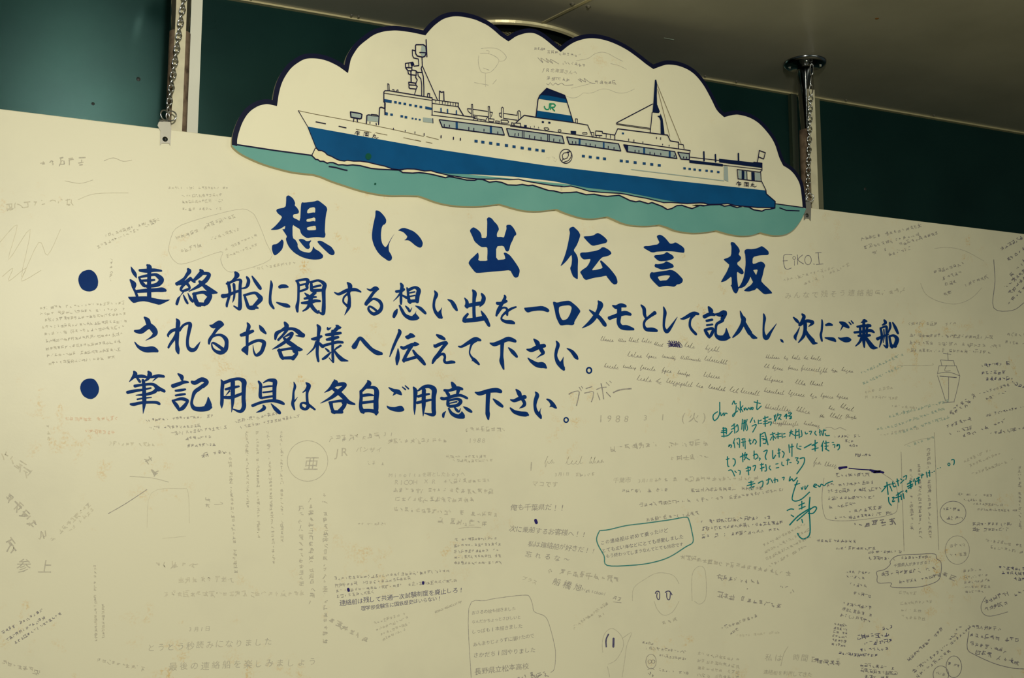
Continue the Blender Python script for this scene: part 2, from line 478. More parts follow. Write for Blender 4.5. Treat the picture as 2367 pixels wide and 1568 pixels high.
# ================================================================== message board
BX0, BX1, BZ0 = at(0, 300, B).x-.22, at(2367, 600, B).x+.35, .86
bcx = (BX0+BX1)/2
board = empty('message_board', (bcx, B+BT/2, BZ0), label='large cream message board painted with blue brush lettering and covered in pencilled notes', category='message board')
m = MB()
r = .002
prof = [(BX0, BZ0), (BX1, BZ0), (BX1, ZT), (BX0, ZT)]
m.box((BX0, B, BZ0), (BX1, B+BT, ZT)); panel = m.build('panel', 'board_paint', board)
mod = panel.modifiers.new('edge', 'BEVEL'); mod.width = .0015; mod.segments = 2
TITLE = '''
@ 580 448 9.8
P 800,60 840,38 870,42 950,100 985,160 1005,220 990,265 1040,310 1070,355 1092,405 1075,450 955,468 955,540 1040,580 1115,622 1135,235 1160,192 1210,203 1440,175 1500,152 1540,160 1640,235 1715,300 1732,360 1710,430 1690,560 1680,720 1675,860 1692,920 1680,980 1650,998 1520,980 1380,988 1275,1010 1180,950 1130,890 1110,800 1020,750 942,695 945,1000 1010,1045 1060,1130 1058,1200 1100,1270 1180,1315 1330,1340 1385,1290 1412,1185 1450,1250 1550,1305 1640,1395 1630,1450 1570,1485 1440,1495 1290,1478 1130,1425 980,1335 870,1220 815,1110 790,1020 820,968 770,890 705,795 765,808 782,720 720,762 640,805 540,820 440,818 520,760 590,690 660,610 712,520 620,455 572,390 590,345 785,308 798,180
H 1275,380 1330,320 1430,300 1460,330 1455,430 1415,420 1275,450
H 1262,575 1380,552 1435,532 1462,560 1458,632 1415,615 1340,632 1258,632
H 1262,770 1330,745 1440,722 1470,735 1478,810 1450,825 1285,830
P 700,1030 738,1070 742,1130 715,1250 640,1335 545,1405 500,1350 475,1260 478,1175 510,1148 580,1142 650,1090
P 1075,1040 1120,1022 1190,1030 1270,1082 1380,1048 1320,1140 1345,1215 1300,1258 1240,1235 1180,1170
P 1500,1085 1535,1062 1600,1068 1720,1140 1820,1200 1885,1290 1902,1340 1880,1385 1830,1395 1760,1355 1650,1250 1560,1160
@ 800 470 9.8
P 665,175 680,160 740,170 800,215 880,310 912,380 905,440 880,475 835,495 805,560 790,700 795,820 820,920 885,1000 925,970 965,895 1030,780 1110,670 1040,780 980,900 965,980 970,1085 1020,1160 1045,1230 1030,1285 985,1308 945,1300 890,1260 790,1190 700,1085 630,950 590,820 585,700 605,540 635,400 665,270
P 1175,620 1215,588 1270,562 1330,560 1430,592 1540,640 1640,730 1700,810 1742,900 1725,975 1690,1008 1640,1000 1560,950 1480,880 1420,838 1310,838 1365,808 1390,750 1350,705 1300,655 1225,625
@ 1025 495 9.8
P 983,105 1020,70 1070,82 1110,115 1150,170 1215,235 1250,305 1258,355 1225,410 1210,460 1215,522 1305,515 1372,535 1400,430 1432,330 1422,265 1450,242 1530,245 1600,330 1650,430 1650,472 1605,500 1575,580 1520,690 1495,800 1470,845 1435,850 1405,820 1365,715 1195,728 1195,1045 1405,1025 1395,960 1360,875 1420,875 1510,935 1590,1040 1660,1140 1725,1250 1728,1310 1700,1420 1645,1445 1600,1425 1560,1360 1515,1268 1300,1290 1050,1310 760,1338 710,1310 630,1210 570,1120 575,1085 620,1020 700,950 785,862 805,960 785,1062 1000,1062 992,1000 1000,860 995,745 870,752 800,705 705,620 650,490 595,375 630,330 680,295 760,340 830,400 862,470 865,548 985,540 990,300 993,170
@ 1245 510 9.8
P 690,200 715,160 790,135 850,190 910,250 948,330 925,410 895,490 860,570 790,675 850,750 885,830 895,900 888,1060 890,1250 888,1340 780,1270 745,1180 712,1080 745,1010 758,880 748,770 700,830 640,910 560,990 490,1042 560,890 610,750 650,600 690,400 712,270
P 1015,372 1040,357 1170,352 1260,328 1300,295 1350,280 1430,325 1500,380 1565,455 1530,508 1450,525 1340,550 1250,572 1200,562 1130,500
P 940,745 975,722 1080,722 1280,690 1385,655 1430,608 1490,605 1580,655 1630,700 1655,745 1610,785 1550,808 1440,830 1370,905 1300,1000 1200,1128 1300,1120 1455,1078 1430,1010 1388,920 1415,900 1470,945 1600,1070 1680,1165 1755,1265 1780,1340 1790,1400 1770,1440 1710,1450 1660,1415 1600,1340 1555,1285 1540,1250 1490,1255 1400,1278 1250,1298 1130,1335 1070,1348 1020,1310 990,1250 935,1165 1000,1110 1090,1052 1140,980 1185,868 1090,878 1020,882 970,840 940,785
@ 1420 530 9.8
P 960,165 985,135 1030,125 1080,140 1140,185 1200,250 1260,330 1330,325 1385,295 1450,330 1530,380 1590,440 1590,520 1570,535 1480,525 1330,503 1180,497 1050,505 960,510 890,528 830,520 770,485 690,440 658,408 690,380 790,380 900,355 980,345 1025,300 990,230
P 895,620 920,588 1030,580 1130,560 1190,512 1240,545 1320,590 1355,645 1320,680 1250,700 1180,720 1030,728 970,695
P 908,825 930,785 980,795 1070,780 1130,765 1175,720 1260,760 1325,795 1352,845 1320,878 1200,900 1110,915 1060,912 990,885 925,860
P 800,1040 820,990 850,970 890,982 1050,955 1200,935 1260,920 1340,935 1420,990 1500,1070 1558,1140 1540,1210 1480,1245 1420,1252 1385,1290 1350,1305 1290,1295 1200,1282 1100,1292 1020,1315 960,1260 880,1180 815,1100
H 980,1080 1050,1060 1180,1042 1268,1052 1240,1100 1190,1158 1110,1160 1030,1172
@ 1610 540 9.8
P 770,225 790,190 860,205 885,240 940,300 975,360 982,410 950,475 1000,520 1015,560 985,615 925,655 925,705 980,755 1040,810 1072,875 1060,920 1010,925 915,855 920,1020 940,1180 950,1225 1010,1140 1070,1000 1095,850 1115,680 1105,480 1085,420 1095,375 1140,350 1250,355 1350,340 1430,310 1475,283 1540,320 1630,400 1640,460 1615,488 1500,490 1400,500 1275,535 1268,690 1340,680 1400,650 1470,632 1530,670 1562,725 1530,800 1500,950 1460,1075 1530,1155 1620,1235 1730,1355 1640,1365 1560,1378 1510,1360 1440,1295 1370,1232 1325,1278 1260,1295 1200,1315 1110,1310 1070,1292 1150,1225 1230,1170 1285,1100 1245,1030 1225,970 1185,1080 1100,1195 1020,1235 960,1238 945,1290 920,1345 890,1360 850,1335 815,1270 795,1200 770,1178 800,1165 795,965 720,1030 650,1080 545,1110 600,1010 680,880 752,712 690,660 612,590 640,572 710,550 785,505 795,300
H 1280,825 1390,812 1370,890 1352,945 1310,875
'''
BODY = '''
@ 285 580 7.84
S 140,290,12 175,365,60 215,430,62 238,490,14
S 130,530,35 185,600,95 190,650,80 190,680,45 225,755,45 250,820,50
P 75,832 150,832 320,825 440,825 520,850 620,870 740,888 860,882 780,925 660,982 560,955 450,925 370,912 290,920 190,948 150,920
S 300,355,50 430,360,75 560,350,62 690,362,35
S 440,265,50 470,300,95 470,420,70 468,600,75 470,850,80
S 285,485,30 330,570,60 380,630,65
S 280,480,30 400,455,50 560,430,50 620,450,70 690,520,95 650,590,90 570,625,70 420,640,60
S 350,540,40 480,535,45 565,527,36
S 250,735,60 440,720,72 600,710,70 700,705,85 760,715,55
@ 285 580 7.84
S 1180,340,60 1195,375,80 1150,440,60 1100,510,55 970,600,65
S 970,595,60 1060,590,60 1140,560,60
S 1220,500,60 1150,560,70 1090,620,55 1045,690,50 1070,725,40 1140,710,50 1200,680,45 1180,620,50 1130,580,60
S 1210,500,50 1290,560,50
S 1090,745,25 1030,820,8
S 1035,820,12 1000,870,50 970,960,55
S 1090,800,20 1130,890,45 1165,950,40
S 1170,765,12 1215,860,50 1255,915,50
S 1400,350,50 1420,395,90 1330,490,70 1270,540,40
S 1410,410,60 1520,410,55 1555,440,70 1500,530,80 1430,590,75 1350,650,60 1190,735,15
S 1385,560,55 1440,600,80
P 1480,600 1620,690 1735,768 1590,790 1530,745 1440,655 1400,590
S 1290,780,60 1300,860,75 1340,960,85 1390,985,60
S 1270,785,50 1440,750,55 1540,790,90 1570,830,85 1510,930,100 1470,985,40
S 1330,960,60 1470,970,65
@ 500 600 7.84
S 350,240,55 375,285,95 340,340,55 280,400,45 190,440,40
S 215,420,50 235,500,60 245,600,55 225,700,50 195,800,50 190,850,40
S 240,425,40 380,370,35 440,385,60 432,480,58 430,700,62 430,850,75 415,900,50 320,845,25
S 320,455,55 325,510,50 330,600,40 320,700,38 295,780,10
S 120,665,80 200,650,65 330,595,50 410,570,50
S 555,320,40 585,380,60 570,460,65 530,510,40 460,525,25
S 650,305,25 710,400,60 795,520,65
S 510,650,40 545,760,55 590,870,65 680,880,70
S 505,650,45 690,605,50 770,660,75 800,720,90 720,810,70 670,860,60
S 590,870,60 700,865,60 755,880,30
@ 500 600 7.84
S 990,385,18 1000,460,55 985,580,50 975,700,50 985,800,60 1040,885,40
S 1150,500,60 1190,485,70 1250,485,65 1295,495,35
S 1095,780,25 1180,810,55 1270,835,75 1320,850,50
@ 500 600 7.84
S 1460,390,40 1490,460,50 1490,600,45 1485,750,48 1465,850,65 1470,940,45
S 1450,390,40 1610,360,50 1660,385,65 1640,470,60 1640,530,45 1500,580,40
S 1510,465,35 1640,440,35
S 1720,410,40 1725,500,60 1730,560,60
S 1710,415,50 1850,380,40 1960,450,75 1945,560,75 1950,750,65 1945,900,75 1935,985,60 1870,960,30
S 1750,500,40 1890,470,40
S 1740,565,60 1930,555,50
S 1605,610,20 1650,650,50 1720,700,70
S 1790,600,60 1700,680,60
S 1600,710,40 1690,690,55 1810,680,30
S 1550,790,40 1700,775,75 1790,750,60 1880,755,40
S 1700,690,60 1700,780,75 1650,880,50 1570,935,25
S 1700,800,70 1770,900,65 1840,960,50 1860,930,30
@ 765 620 7.84
S 65,440,20 145,470,50 290,405,65 440,390,60 540,430,30
S 305,270,40 345,320,85 340,400,65 320,450,60 335,550,55 330,650,70 320,720,60 245,855,8
S 300,465,40 235,530,35 225,610,35 270,660,40 310,690,60
@ 765 620 7.84
S 655,375,15 720,400,45 800,365,70 850,375,50
S 830,375,70 760,460,55 700,550,60 640,640,65 640,660,50
S 650,645,50 740,570,40 800,560,45 880,600,60 920,680,60 890,770,70 790,830,65 720,800,50 680,740,45 700,695,35 760,720,40 830,775,40
@ 765 620 7.84
S 1270,285,45 1290,330,65 1275,400,55 1270,500,50 1270,600,50 1270,650,35
S 1185,425,50 1280,410,55 1325,385,45
S 1255,460,40 1200,530,25 1130,600,8
S 1290,490,30 1370,535,50
S 1380,360,30 1395,450,40 1410,560,60 1430,615,70
S 1400,400,60 1520,350,50 1590,400,80 1570,500,80 1560,600,75
S 1420,450,28 1520,430,28
S 1420,515,28 1520,495,28
S 1410,600,55 1560,590,60
S 1200,750,30 1170,810,75 1140,880,55
S 1245,680,35 1285,760,55 1340,850,60 1440,905,80 1540,905,80 1580,900,50
P 1555,760 1535,820 1590,880 1580,930 1500,900 1470,865 1520,825
S 1355,690,25 1400,740,45 1430,785,35 1470,715,8
S 1535,685,15 1620,730,60 1710,815,50
@ 765 620 7.84
S 1880,415,25 1910,480,70 1875,580,50 1865,700,50 1900,800,60 1970,870,85 2000,890,60
P 1940,795 1975,765 2018,700 2000,790 2025,890 1960,870
S 2120,570,20 2190,610,60 2240,690,75 2280,760,45
@ 990 630 7.84
S 810,325,40 840,380,80 830,500,65 828,700,60 835,830,65
S 660,465,20 700,530,60 700,620,70
S 690,610,70 820,580,70 960,560,75
S 970,390,40 1005,460,75 980,550,75 930,625,10
S 715,755,45 650,840,60 670,890,50
S 650,875,75 820,860,80 1000,830,90
S 960,700,20 1000,770,60 1050,860,75 1100,960,55
@ 990 630 7.84
S 1385,420,35 1390,460,55 1340,560,60 1270,680,60 1235,780,40
S 1250,560,55 1320,560,60 1415,520,50
S 1260,740,40 1330,650,40 1400,640,35 1430,680,45 1430,770,40
S 1590,625,30 1500,660,45 1410,720,50 1340,790,35 1330,850,40 1400,890,60 1490,900,75 1550,915,55
@ 990 630 7.84
P 1730,640 1800,635 1930,620 2060,605 2130,630 2180,660 2200,700 2170,722 2140,715 2080,695 2000,690 1880,705 1805,730 1760,700
@ 1240 640 7.84
P 295,460 320,450 375,470 470,445 580,432 620,445 720,525 780,590 800,630 755,700 685,820 688,860 650,880 560,870 440,885 410,850 355,730 330,600
H 410,545 480,525 600,515 645,555 610,680 555,770 470,790 430,720 405,630
@ 1240 640 7.84
S 1125,445,35 1160,510,105 1120,620,75 1050,740,85 960,840,70 830,930,12
S 965,605,25 1060,680,65 1150,750,70 1240,870,75
@ 1240 640 7.84
S 1385,525,30 1450,550,75 1530,520,80 1610,530,55
S 1500,560,80 1500,700,80 1490,830,70 1540,910,80 1640,925,95 1755,950,45
S 1325,750,70 1420,715,70 1590,660,85 1700,680,55
@ 1240 640 7.84
S 1900,515,30 1950,580,65 1960,680,60 1985,750,40
S 2145,655,70 2040,730,50 1965,800,45 1950,880,45 1990,950,65 2100,960,80 2175,975,55
@ 1460 650 7.84
S 580,470,22 605,570,62 590,700,50 585,820,45 610,890,60 650,910,70 720,820,50 830,650,8
@ 1460 650 7.84
S 890,685,20 960,670,55 1110,590,70 1205,595,50
S 1130,610,60 1070,690,45 1055,800,45 1090,880,50 1165,960,50
@ 1460 650 7.84
S 1400,475,45 1435,540,90 1430,580,60
S 1320,645,70 1420,600,70 1500,610,50
S 1360,720,45 1460,700,45
S 1365,800,35 1465,785,35
S 1330,890,50 1370,960,60 1405,1020,40
S 1330,885,45 1440,860,55 1480,880,50 1450,960,60 1410,1020,40
S 1520,600,30 1600,605,85 1680,580,105 1650,680,75 1640,720,60 1545,780,50 1525,880,45 1530,980,55 1600,1030,90 1700,1030,100 1775,1020,40
P 1715,835 1750,920 1782,1015 1700,1050 1650,985 1690,940
@ 1460 650 7.84
S 1970,545,18 2000,640,60 2030,700,90 2000,800,75 1930,920,70 1835,1020,25
S 2040,760,70 2100,870,80 2150,950,85
P 2120,880 2200,960 2300,1040 2190,1055 2120,960
@ 1680 660 7.84
S 670,520,28 685,600,55 670,720,40 668,840,42 690,930,75 730,945,80 800,840,45 905,690,8
@ 1680 660 7.84
S 975,980,18 1000,1005,45 1022,1030,20
@ 1680 660 7.84
S 1210,580,25 1265,635,55 1305,680,35
S 1320,760,15 1275,860,40 1240,930,60 1255,990,20
S 1370,525,40 1400,570,65 1360,660,55 1320,720,50
S 1330,710,60 1430,650,60 1510,650,60 1555,680,65 1480,750,10
S 1420,690,70 1420,800,65 1390,920,60 1300,1035,20
S 1430,800,30 1470,900,65 1560,1010,85
P 1540,990 1600,1020 1665,1050 1560,1080 1510,1010
@ 1680 660 7.84
S 1725,625,25 1730,700,40 1720,820,40 1705,900,45 1725,1005,35
S 1800,720,40 1850,705,60 1905,715,40
S 1785,950,25 1860,965,55 1930,980,70 1965,1005,45
@ 1680 660 7.84
S 2055,670,40 2120,700,85 2200,755,55
S 2100,740,35 2060,820,8
S 2215,665,20 2250,705,28
S 2255,640,20 2290,685,28
P 2012,935 2060,950 2120,940 2190,930 2245,960 2265,990 2220,1030 2140,1035 2070,1000 2025,965
@ 1820 670 7.84
P 1365,560 1390,525 1440,550 1460,580 1400,600 1320,602
S 1270,670,40 1380,655,50 1500,650,55
S 1220,775,45 1350,760,45 1500,740,60 1570,770,35
S 1290,835,40 1400,835,60 1495,825,45
S 1320,670,45 1325,830,45
S 1465,640,50 1440,720,45 1440,830,40
S 1385,560,50 1385,750,55 1385,900,65 1395,1040,30
S 1360,850,60 1310,950,45 1240,1020,20
S 1410,850,50 1470,940,70 1550,1040,80 1635,1055,15
@ 1820 670 7.84
S 1760,555,40 1780,600,55 1725,640,25
S 1690,700,40 1710,800,45 1710,900,45 1670,1040,18
S 1690,700,30 1790,665,45 1800,750,45 1800,900,45 1805,1040,50 1745,1000,15
S 1750,720,25 1755,850,25 1740,960,15
S 1635,890,60 1720,850,45 1830,805,30
S 1860,600,40 1865,680,45 1830,770,30
S 1910,595,25 1960,690,55 2005,790,40
S 1850,850,40 1870,960,45 1895,1040,55
S 1850,845,40 1930,830,45 1990,900,75 1950,1020,70
S 1880,1020,60 1960,1020,60
@ 295 700 7.84
S 310,270,40 360,320,90 390,400,90 460,470,110 500,550,95 440,620,45 325,685,6
S 135,515,45 240,520,90 340,450,95 400,430,80
S 130,715,18 200,800,55 320,850,95 450,845,110 530,870,65
@ 295 700 7.84
S 885,295,25 915,350,80 905,470,75 895,600,80 895,750,65 905,850,80 920,915,40
S 740,615,25 735,580,45 800,510,60 900,480,50
S 900,540,60 850,640,60 780,740,50 740,810,40
S 940,500,50 1010,410,45 1100,370,50 1135,400,70 1110,530,65 1085,680,55 1095,800,60 1150,855,75 1220,845,65 1270,780,45 1318,705,8
@ 295 700 7.84
S 1490,410,20 1560,425,85 1660,370,95 1720,390,60
S 1690,400,85 1610,490,60 1550,580,55 1490,670,60 1475,740,40
S 1520,630,40 1600,590,40 1700,590,50 1780,660,75 1795,750,70 1770,850,85 1690,905,75 1600,880,55 1540,820,35 1525,740,25 1560,730,40 1640,780,55 1720,840,60
@ 535 710 7.84
S 290,290,30 315,350,70 290,450,60 285,560,55 285,700,50
S 175,510,55 270,480,80 390,435,50
P 175,775 200,740 270,690 310,660 310,760 300,890 235,830 190,800
S 290,690,50 400,630,55 500,605,50 580,630,70 590,680,75 550,800,70 490,860,65 440,870,45 405,800,28 390,690,8
S 510,335,25 550,400,75 620,475,40
@ 535 710 7.84
S 970,285,50 1000,340,85 1000,380,60
S 1000,370,80 900,430,50 820,480,75 795,580,40
S 980,400,60 1110,395,55 1200,440,80 1260,490,80 1300,520,70 1165,520,12
S 1000,420,60 940,500,45 850,595,45
S 960,540,20 1080,480,60 1110,490,40 1050,570,60 960,640,60 850,710,50 745,765,12
S 940,550,30 1010,620,75 1110,690,80 1180,740,75
P 1150,680 1310,770 1250,805 1170,795
S 870,780,60 895,870,70 930,930,60
S 850,790,50 1080,750,45 1150,790,90 1180,850,60 1110,930,80
S 920,925,50 1100,920,60
@ 535 710 7.84
S 1560,330,40 1590,380,75 1580,470,60 1575,560,60 1560,700,60 1555,850,55 1575,980,45
S 1460,580,40 1540,570,70 1630,530,45
S 1540,640,50 1490,750,35 1365,870,10
S 1590,650,40 1650,710,65 1700,690,50 1820,660,50 1920,635,55 2015,640,45
S 1740,370,20 1755,400,50 1810,370,8
S 1900,335,30 1930,365,70 1850,450,60
P 1900,330 2000,360 1985,390 1930,410 1860,430
S 1715,505,45 1830,490,65 1980,470,45
S 1730,590,45 1830,570,70 1935,545,45
S 1835,440,60 1835,600,55 1835,800,50 1840,940,50 1845,1005,20 1770,920,15
S 1705,750,25 1760,800,45
S 1800,820,25 1720,900,55 1655,945,40
S 1980,700,40 1900,750,35 1860,790,20
S 1860,780,30 1920,870,60 2000,950,80
P 1980,900 2060,940 2140,985 2010,990 1960,940
@ 790 720 7.84
S 190,640,30 225,640,95 280,550,70 320,490,60 360,500,65 440,590,75 540,690,70 640,750,85 720,765,55
@ 790 720 7.84
S 1040,340,45 1050,390,70 990,520,55 930,660,50 870,820,18
S 1020,680,20 1020,770,60 1010,860,80 1000,960,35
P 1140,455 1210,420 1240,388 1290,405 1340,450 1310,475 1250,485 1200,512 1165,490
S 1080,650,50 1130,665,60 1260,610,65 1330,600,60
P 1300,560 1330,548 1415,595 1390,615 1310,640
S 1260,630,70 1190,750,60 1130,870,60 1125,910,40
S 1120,890,60 1220,865,55 1340,830,55
S 1295,710,40 1350,790,60 1430,870,75 1500,955,55
@ 790 720 7.84
S 1725,430,40 1790,465,75 1860,500,50
S 1675,610,30 1700,630,65 1800,585,60 1890,565,60
S 1900,575,60 1830,660,60 1760,760,60 1680,870,65 1645,940,35
S 1730,840,40 1800,780,40 1850,780,55 1870,830,45 1860,890,50 1890,930,50 1980,920,60 2040,920,45
@ 1040 740 7.84
S 160,480,30 220,480,45 340,410,70 460,350,85 550,365,45
S 470,370,60 400,430,45 365,530,30 360,610,28 400,680,40 450,730,65 525,800,40
S 430,720,30 395,745,8
@ 1040 740 7.84
S 730,420,25 810,440,75 940,390,75 1060,345,85 1180,380,60
S 950,400,75 945,500,65 940,650,60 940,750,85 975,890,30
S 1065,505,25 1140,580,70 1210,660,50
@ 1040 740 7.84
S 1525,350,30 1580,410,85 1600,460,70
S 1400,535,30 1480,545,75 1600,490,85 1710,465,70
S 1630,490,70 1670,560,75 1690,600,60 1640,640,30 1565,695,6
S 1415,690,18 1480,750,60 1580,810,90 1680,820,110 1740,860,45
@ 1040 740 7.84
S 1930,385,25 1960,450,65 1930,560,60 1920,660,55 1960,770,75 2040,860,80 2060,890,60
P 1995,760 2030,720 2065,650 2055,760 2080,890 2000,830
S 2125,515,18 2210,570,60 2280,660,75 2310,700,45
@ 1180 750 7.84
O 1425,835,44,50,28
@ 130 580 7.84
P 575,343 640,350 700,395 745,470 762,560 750,650 700,710 620,738 540,732 460,690 415,610 397,520 415,440 480,370
@ 160 820 7.84
P 400,433 460,450 515,520 545,610 530,700 480,770 410,808 340,800 260,755 215,680 195,600 215,520 270,460 330,438
@ 160 820 7.84
S 1180,315,50 1195,355,85 1160,410,60 1090,490,12
S 1200,400,50 1310,390,60 1400,405,40
S 1230,420,40 1280,490,50
S 1440,315,50 1460,360,90 1430,430,60 1385,470,35
S 1480,410,40 1610,385,60 1715,395,45
S 1610,390,40 1515,480,12
S 1340,470,60 1355,560,65 1360,750,75 1360,880,70 1340,1070,8
S 1190,570,55 1310,550,45 1500,535,50 1590,590,70 1620,640,60
S 1060,685,60 1200,655,55 1340,635,40 1480,605,30
S 1580,590,80 1660,630,60 1720,660,60
S 1600,600,70 1560,660,70 1480,700,55 1360,725,50 1210,735,15
S 1235,810,30 1350,790,30 1490,775,20
S 1115,900,40 1180,900,60 1330,870,50 1560,865,50 1630,890,55
@ 380 820 7.84
S 250,350,30 310,400,75 320,450,55
S 155,570,75 270,530,70 350,500,60 430,500,35
S 205,655,40 290,645,50 380,630,35
S 205,740,35 300,725,45 375,715,35
S 150,835,40 220,920,70 265,1000,45
S 150,835,30 300,800,55 390,820,60 420,850,50 340,960,75 265,1005,45
S 505,500,60 560,510,75 680,450,80 770,500,75 700,580,60
S 740,530,60 640,610,70 550,680,70 510,790,50 495,890,55 540,970,75 650,990,85 780,970,100 840,950,60
P 790,750 830,820 870,930 810,1015 740,1000 720,930 760,870
@ 380 820 7.84
S 1030,460,25 1055,520,65 1045,650,65 1045,800,65 1040,900,60 1040,970,12
S 1080,510,60 1220,460,60 1350,440,55 1440,490,95 1440,600,80 1435,800,75 1440,950,80 1375,1030,60 1240,985,15
S 1110,630,40 1230,600,60 1350,575,35
S 1085,775,50 1220,775,60 1400,710,50
S 1240,480,80 1240,600,80 1240,750,75 1235,900,50 1218,1045,8
S 1180,660,35 1110,745,8
@ 380 820 7.84
S 1710,490,40 1745,550,60 1740,650,60 1740,760,65 1770,790,40
S 1795,510,20 1880,465,45 1980,470,75 2005,500,85 1995,600,75 1995,820,65
S 1790,590,30 1880,575,35 1960,570,28
S 1790,685,30 1960,665,35
S 1760,785,40 1960,755,40
S 1600,925,55 1760,865,50 1950,835,55 2080,855,65 2160,890,50
S 1790,920,25 1810,965,70 1760,1010,50 1665,1050,10
S 1935,890,15 2010,980,65 2085,1050,65
@ 590 830 7.84
S 700,420,15 720,500,50 695,600,40 690,720,50 680,820,60 710,915,35
S 710,770,30 770,690,6
S 925,435,30 970,490,85 920,560,40 865,605,20
S 975,520,60 940,620,50 945,780,50 960,860,70 910,910,50 840,880,55 830,820,45 870,795,35 950,820,50 1080,915,35
@ 590 830 7.84
S 1440,390,40 1450,440,110 1360,540,60 1255,610,10
S 1460,470,60 1590,455,70 1630,480,60 1550,560,75 1490,610,85 1380,700,60 1180,805,8
S 1410,540,50 1500,600,80 1610,700,75 1690,780,70 1800,820,35
S 1370,800,70 1390,900,60 1430,970,60
S 1345,790,40 1550,760,50 1610,790,90 1610,850,70 1530,950,80
S 1400,960,60 1570,960,60
@ 590 830 7.84
S 2045,400,40 2060,450,95 1980,530,60 1910,600,50
S 1915,590,55 1920,700,60 1910,850,65 1935,940,80 1960,970,50
S 2020,520,40 2150,520,60 2200,590,90 2190,750,90 2190,900,90 2190,1000,50
S 1950,665,50 2050,650,55 2140,660,30
S 1940,795,50 2150,770,50
S 1930,945,75 2060,935,60 2200,960,80
@ 820 830 7.84
S 620,520,20 700,570,60 790,600,85 840,640,40
S 730,620,50 690,665,8
S 865,510,20 920,555,28
S 915,485,20 975,540,28
P 575,840 640,870 730,875 800,850 860,850 905,920 880,950 800,962 710,950 640,925 590,890
@ 820 830 7.84
S 1070,520,40 1100,590,80 1090,750,55 1085,900,45 1085,1010,12
S 1150,575,30 1250,510,60 1360,500,70 1440,560,95 1430,700,80 1430,900,80 1425,1010,70 1270,985,20
S 1150,680,50 1240,655,50 1350,635,35
S 1130,795,50 1240,770,55 1380,740,40
S 1255,560,75 1250,700,75 1250,850,70 1240,1040,10
@ 820 830 7.84
S 1765,435,50 1800,500,90 1810,540,60
S 1630,570,50 1720,570,50 1850,530,70 1945,545,50
P 1880,510 1900,500 1955,545 1940,565 1900,560
S 1660,590,50 1700,650,60 1720,670,40
S 1880,560,70 1860,640,50
S 1575,715,60 1640,720,55 1800,670,60 1920,660,50 2035,710,45
S 1690,760,55 1690,830,60 1720,855,50
S 1680,760,40 1850,725,45 1920,770,70 1860,840,60 1720,860,50
S 1715,805,22 1850,775,28
S 1650,950,12 1610,1000,50 1605,1050,40
S 1705,900,35 1760,990,60 1860,1040,75 1960,1045,80
P 1940,940 2000,1020 1990,1060 1900,1060 1880,1000 1920,980
S 1810,880,30 1850,930,50 1890,955,35 1920,890,8
S 1970,865,15 2040,910,60 2110,955,50
@ 1060 850 7.84
S 305,450,25 385,470,75 540,425,75 680,410,85 760,430,70
S 540,460,85 530,600,75 525,780,75 530,850,80 540,935,35
S 630,570,25 710,640,70 790,700,55
@ 1060 850 7.84
S 1045,400,30 1095,460,80 1120,530,60
S 945,585,25 1010,600,60 1110,560,75 1200,530,75
S 1150,560,60 1195,640,60 1180,690,60 1100,740,6
S 940,735,30 1010,800,65 1120,835,85 1220,845,90 1255,855,50
@ 1060 850 7.84
S 1395,445,25 1425,500,75 1395,600,70 1385,700,55 1410,800,65 1470,870,70 1490,910,45
P 1440,820 1465,790 1505,710 1480,800 1505,900 1440,860
P 1580,570 1610,558 1680,585 1750,660 1790,740 1760,748 1690,712 1640,720 1670,680 1640,620
@ 1060 850 7.84
O 1950,950,38,42,24
'''
for data in (TITLE, BODY):
    for head, shapes in paint_groups(data, ('@',)):
        fl = Flat(B-.0007); draw(fl, shapes, True)
        bul = len(shapes) == 1 and shapes[0][0] == 'P' and shapes[0][2] < 200 and data is BODY
        fl.m.build('bullet_dot' if bul else 'painted_character', 'blue_lettering', board)
